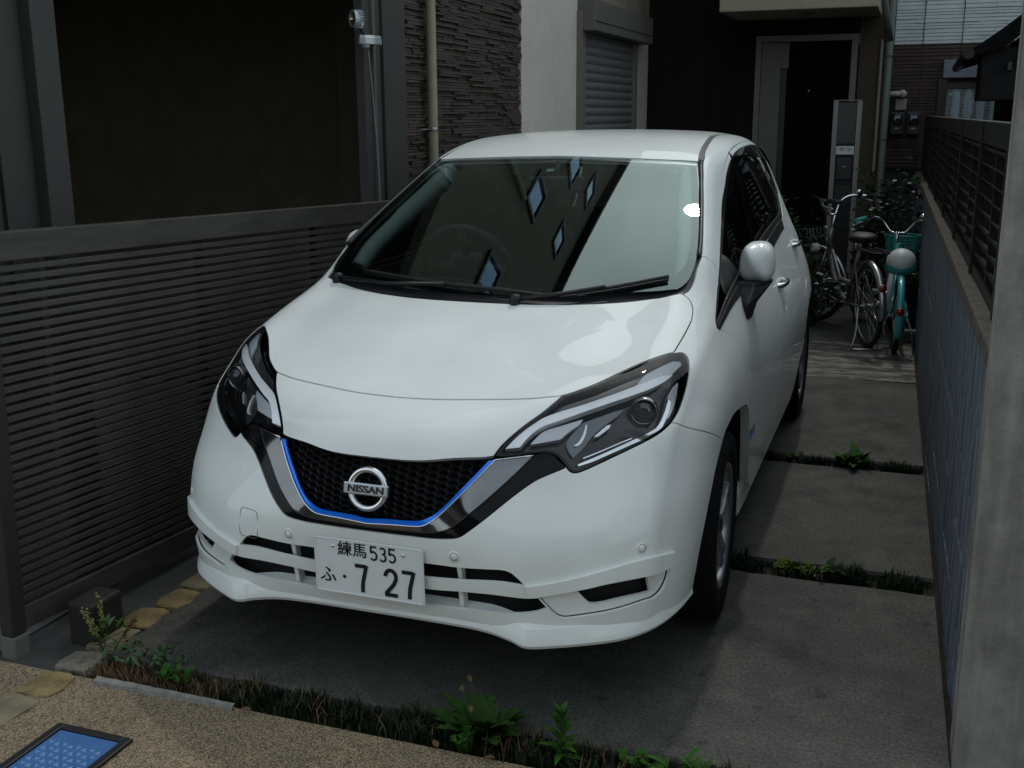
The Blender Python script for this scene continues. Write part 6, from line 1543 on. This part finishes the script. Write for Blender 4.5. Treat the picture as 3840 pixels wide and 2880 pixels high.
# ================================================================== PLANTS
def leaf_mat(name, c1, c2):
    m = mat(name, c1, .55, noise=(18, .3, 4, c2))
    n, l, b = nodes(m); b.inputs['Specular IOR Level'].default_value = .12; b.inputs['Roughness'].default_value = .7
    return m
GRASS = leaf_mat('mondo_grass', (.010, .022, .010), (.022, .040, .016)); WEEDG = leaf_mat('weed_green', (.025, .085, .014), (.05, .14, .02)); DAND = leaf_mat('dandelion_green', (.016, .045, .010), (.032, .075, .014)); SHRUB = leaf_mat('shrub_green', (.010, .024, .009), (.022, .045, .014)); PALE = leaf_mat('pale_weed_green', (.04, .085, .035), (.08, .14, .06)); SEEDH = mat('seed_head', (.22, .20, .07), .8); WHITEF = mat('white_petal', (.62, .64, .62), .7); STEM = mat('plant_stem', (.03, .05, .015), .7); DRY = mat('dry_leaf', (.13, .08, .035), .8)
def blade_field(name, area_fn, n, h0, h1, m, seed, w=.0028):
    r = np.random.default_rng(seed); V = []; F = []
    for i in range(n):
        x, y, k = area_fn(r)
        h = (h0+(h1-h0)*r.random())*k; a = r.random()*6.283; ln = (.25+.75*r.random())*h*.9
        dx, dy = math.cos(a), math.sin(a); b = len(V); px_, py_ = -dy*w, dx*w
        for (t, wd_) in ((0, 1), (.45, .9), (.8, .6), (1, .12)):
            cx = x+dx*ln*t*t; cy = y+dy*ln*t*t; cz = -.03+(h+.03)*(t-.28*t*t*t)
            V += [(cx-px_*wd_, cy-py_*wd_, cz), (cx+px_*wd_, cy+py_*wd_, cz)]
        for q in range(3): F.append((b+2*q, b+2*q+1, b+2*q+3, b+2*q+2))
    return obj(name, mesh(name, V, F), m)
def strip(y0, y1, x0, x1, clump):
    def f(r):
        for _ in range(40):
            x = x0+(x1-x0)*r.random(); k = clump(x)
            if r.random() < k: break
        return x, y0+(y1-y0)*r.random(), .45+.75*k
    return f
cl1 = lambda x: .08+.92*(abs(math.sin(x*7.3)*math.sin(x*3.1+1))*.6+.4*abs(math.sin(x*19+2)))**1.3 if x > -.45 else .04
g1 = blade_field('grass', strip(-.125, -.012, -.60, 1.50, cl1), 3300, .015, .052, GRASS, 3); props(g1, 'dark tufted grass in the joint before the first slab', 'grass', kind='stuff')
g2 = blade_field('grass', strip(1.275, 1.385, .55, 1.47, lambda x: .06+.94*abs(math.sin(x*6+.4)*math.sin(x*17))), 1300, .015, .058, GRASS, 4); props(g2, 'dark grass growing in the joint behind the first slab', 'grass', kind='stuff')
g3 = blade_field('grass', strip(2.625, 2.725, .45, 1.45, lambda x: .06+.94*abs(math.sin(x*5+1.9)*math.sin(x*15))), 1200, .015, .060, GRASS, 5); props(g3, 'dark grass growing in the joint under the rear doors', 'grass', kind='stuff')
g4 = blade_field('grass', strip(-.135, -.02, -.95, -.45, lambda x: .6), 500, .01, .03, DRY, 9, .002); props(g4, 'thin dry straw on bare soil near the stone edging', 'straw', kind='stuff')
g5 = blade_field('grass', strip(-.13, -.01, -.45, 1.50, lambda x: .3+.7*abs(math.sin(x*11))), 420, .02, .055, DRY, 12, .0016); props(g5, 'scattered dead straw blades in the front grass joint', 'straw', kind='stuff')
def leaf(b, base, dirv, up, L_, W_, lobes=0, droop=.35, rs=None):
    """one leaf as a bent strip; lobes > 0 makes it toothed like a dandelion leaf"""
    d = Vector(dirv).normalized(); u = Vector(up).normalized(); s = d.cross(u).normalized(); u = s.cross(d); n = 9 if lobes else 6
    V = []; base = Vector(base)
    for i in range(n+1):
        t = i/n; w = W_*math.sin(math.pi*min(1, t**.75*1.0))**.8 if 0 < t < 1 else .0008
        if lobes and 0 < t < .92: w *= (.55 if i % 2 else 1.15)
        c = base+d*(L_*t)+u*(L_*(.35*t-droop*1.6*t*t))
        V += [c-s*w+u*(.25*w), c, c+s*w+u*(.25*w)]
    F = []
    for i in range(n): F += [(3*i, 3*i+1, 3*i+4, 3*i+3), (3*i+1, 3*i+2, 3*i+5, 3*i+4)]
    b.add(V, F, True)
def lf(name, m, parent, *a, **k):
    b = MB(); leaf(b, *a, **k); return b.build(name, m, parent)
r = np.random.default_rng(21)
# broad dandelion
D = empty('dandelion', (.345, -.055, -.01), 0, 'broad leafy dandelion with seed stalks growing in the front grass joint', 'weed')
for k in range(34):
    a = k*2.4+r.random()*.5; L_ = .10+.10*r.random(); el = .25+.75*r.random()
    lf('leaf', DAND, D, (0.012*math.cos(a), .012*math.sin(a), .0), (math.cos(a), math.sin(a)*.8, el), (0, 0, 1), L_, .030+.014*r.random(), 1 if k % 3 else 0, .22)
for (dx, dy, h) in ((-.05, .03, .19), (-.075, .02, .155), (-.03, -.02, .11)):
    b = MB(); b.tube(catmull([(0, 0, 0), (dx*.6, dy*.5, h*.5), (dx, dy, h)], 5), .0022, 5); b.build('flower_stalk', STEM, D)
    b = MB()
    for q in range(26):
        v = r.normal(size=3); v /= np.linalg.norm(v); b.tube([(dx, dy, h), tuple(np.array((dx, dy, h))+v*.011)], .0009, 3, caps=False)
    b.build('seed_head', SEEDH, D)
b = MB(); b.lathe([(.0001, .003), (.005, .002), (.006, 0)], 10, 'Z', Matrix.Translation((.09, -.02, .085))); b.build('yellow_flower', mat('yellow_flower', (.55, .45, .03), .7), D)
C_ = empty('clover', (.335, -.135, -.01), 0, 'bright little round leaved weed at the foot of the dandelion', 'weed')
for k in range(26):
    a = r.random()*6.28; rr = .045*r.random(); h = .02+.05*r.random(); x, y = rr*math.cos(a), rr*math.sin(a)*.7
    b = MB(); b.tube([(x*.4, y*.4, 0), (x, y, h)], .0009, 4)
    b.add([(x+.009*math.cos(t_), y+.009*math.sin(t_), h+.002*math.sin(2*t_)) for t_ in np.linspace(0, 6.28, 8, endpoint=False)], [tuple(range(8))]); b.build('leaf', WEEDG, C_)
# upright bright weed
U = empty('mugwort', (.575, -.085, -.01), 0, 'bright green upright weed standing alone in front of the slab', 'weed')
b = MB(); b.tube([(0, 0, 0), (.004, 0, .08), (.0, 0, .155)], .0026, 6); b.build('stem', STEM, U)
for k in range(26):
    t = k/25; a = k*2.4; h = .015+.135*t; L_ = .075*(1-.45*t); el = -.1+1.3*t
    lf('leaf', WEEDG, U, (0, 0, h), (math.cos(a), math.sin(a), el), (0, 0, 1), L_, .0105, 0, .18)
def small_weed(name, loc, label, m, n, size, spread, lobes=0, group=None):
    W_ = empty(name, loc, 0, label, 'weed', group)
    for k in range(n):
        a = k*2.4+r.random(); rr = spread*math.sqrt(r.random()); base = (rr*math.cos(a*1.7), rr*math.sin(a*1.7)*.45, .005+.02*r.random())
        lf('leaf', m, W_, base, (math.cos(a), math.sin(a), .3+.9*r.random()), (0, 0, 1), size*(.6+.7*r.random()), size*.2, lobes, .25)
    return W_
small_weed('leafy_weed', (.78, -.06, -.01), 'low bright leaves in the joint right of the upright weed', WEEDG, 22, .045, .07)
small_weed('leafy_weed', (.905, -.045, -.01), 'small toothed weed at the right end of the front joint', WEEDG, 12, .05, .035, 1)
small_weed('leafy_weed', (-.615, -.075, -.01), 'bright green rosette on bare soil near the cement lip', WEEDG, 26, .038, .05)
small_weed('leafy_weed', (-.78, .005, -.01), 'pale leafy weed cluster beside the stone edging', PALE, 90, .030, .15)
small_weed('leafy_weed', (1.14, 2.66, -.02), 'arching fern like weed in the joint beside the rear door', WEEDG, 26, .11, .06, 1)
small_weed('leafy_weed', (.86, 2.67, -.02), 'thin yellowish weed in the joint close to the rear wheel', PALE, 12, .06, .05)
small_weed('leafy_weed', (1.02, 1.33, -.02), 'yellow green weed in the joint beside the front wheel', leaf_mat('yellow_green', (.07, .12, .015), (.10, .15, .02)), 26, .05, .09)
small_weed('leafy_weed', (1.17, 1.335, -.02), 'broad leaved weed lying in the second grass joint', DAND, 9, .075, .05)
# flowering spikes beside the gate
S_ = empty('dock_weed', (-.935, .02, -.01), 0, 'tall weed with pale yellow flower spikes at the gate corner', 'weed')
for (dx, dy, h) in ((-.02, .0, .27), (-.085, -.03, .20), (-.035, -.05, .17), (.13, .05, .16)):
    b = MB(); P_ = catmull([(dx*.2, dy*.2, 0), (dx*.6, dy*.6, h*.5), (dx, dy, h)], 6); b.tube(P_, .0028, 5); b.build('stem', STEM, S_)
    b = MB()
    for q in range(60):
        t = .45+.55*r.random(); p = np.array(P_[int(t*(len(P_)-1))])+r.normal(size=3)*.006
        b.sphere(p, .0040+.003*r.random(), 5)
    b.build('flower_spike', SEEDH if dx < .1 else DRY, S_)
for k in range(30):
    a = r.random()*6.28; h = .02+.12*r.random(); lf('leaf', PALE if k % 2 else WEEDG, S_, (r.normal()*.03, r.normal()*.03, h), (math.cos(a), math.sin(a), .5), (0, 0, 1), .055, .009, 0, .2)
# fallen leaves
for (x, y, lab) in ((-.30, -.155, 'curled brown leaf at the edge of the forecourt'), (.42, -.150, 'dry brown leaf beside the dandelion'), (.26, -.155, 'dry tan leaf curled in front of the grass joint')):
    b = MB(); leaf(b, (0, 0, .004), (math.cos(x*9), math.sin(x*9), .15), (0, 0, 1), .03, .009, 0, .2); props(b.build('fallen_leaf', DRY, None, (x, y, 0)), lab, 'leaf')
# dark flowering shrubs behind the bicycles
def shrub(name, loc, rx, ry, h, n, label, seed, flowers=20, L_=.075, m=None, twigs=9):
    rr = np.random.default_rng(seed); B = empty(name, loc, 0, label, 'shrub', 'shrubs behind the bicycles')
    ctrs = []
    for k in range(twigs):
        a = rr.random()*6.28; e = .35+.65*rr.random(); tip = np.array((rx*e*math.cos(a), ry*e*math.sin(a), h*(.45+.55*rr.random())))
        P_ = catmull([(0, 0, 0), tuple(tip*np.array([.35, .35, .55])+rr.normal(size=3)*.03), tuple(tip)], 5)
        b = MB(); b.tube(P_, [.007*(1-.8*i/(len(P_)-1)) for i in range(len(P_))], 5); b.build('branch', STEM, B); ctrs.append([np.array(p) for p in P_])
    b = MB()
    for k in range(n):
        P_ = ctrs[rr.integers(len(ctrs))]; c = P_[rr.integers(2, len(P_))]+rr.normal(size=3)*np.array([rx, ry, h*.5])*.16
        d = rr.normal(size=3); d[2] = abs(d[2])*.6-.1; leaf(b, c, d, (0, 0, 1), L_*(.6+.7*rr.random()), L_*.24, 0, .25)
    o = b.build('foliage', m or SHRUB, B)
    for k in range(flowers):
        P_ = ctrs[rr.integers(len(ctrs))]; c = P_[-1]+rr.normal(size=3)*np.array([rx, ry, h*.4])*.20; b = MB()
        for q in range(4):
            a = q*1.571+rr.random()*.3; leaf(b, c, (math.cos(a), math.sin(a)-.5, .3), (0, -.5, 1), .022, .009, 0, .1)
        b.build('flower', WHITEF, B)
    return B
shrub('flowering_shrub', (1.08, 6.55, 0), .28, .25, 1.10, 900, 'dark leafy shrub with white flowers right of the letterbox post', 31, 16)
shrub('flowering_shrub', (1.32, 6.75, 0), .20, .25, .95, 600, 'dark shrub with white flowers against the block wall', 32, 16)
shrub('flowering_shrub', (.55, 6.4, 0), .30, .25, .95, 520, 'sparse dark shrub with white flowers left of the letterbox post', 33, 10, .07, None, 12)
shrub('low_shrub', (.62, 6.15, 0), .30, .22, .42, 520, 'low speckled shrub at the front wheel of the city bicycle', 34, 26, .05)
shrub('low_shrub', (1.38, 6.1, 0), .10, .22, .60, 300, 'small olive shrub squeezed beside the child bicycle', 35, 4, .05, leaf_mat('olive_green', (.03, .04, .014), (.05, .06, .02)))
D.scale = (.82, .82, .82); S_.scale = (.72, .72, .72); U.scale = (.9, .9, .9)
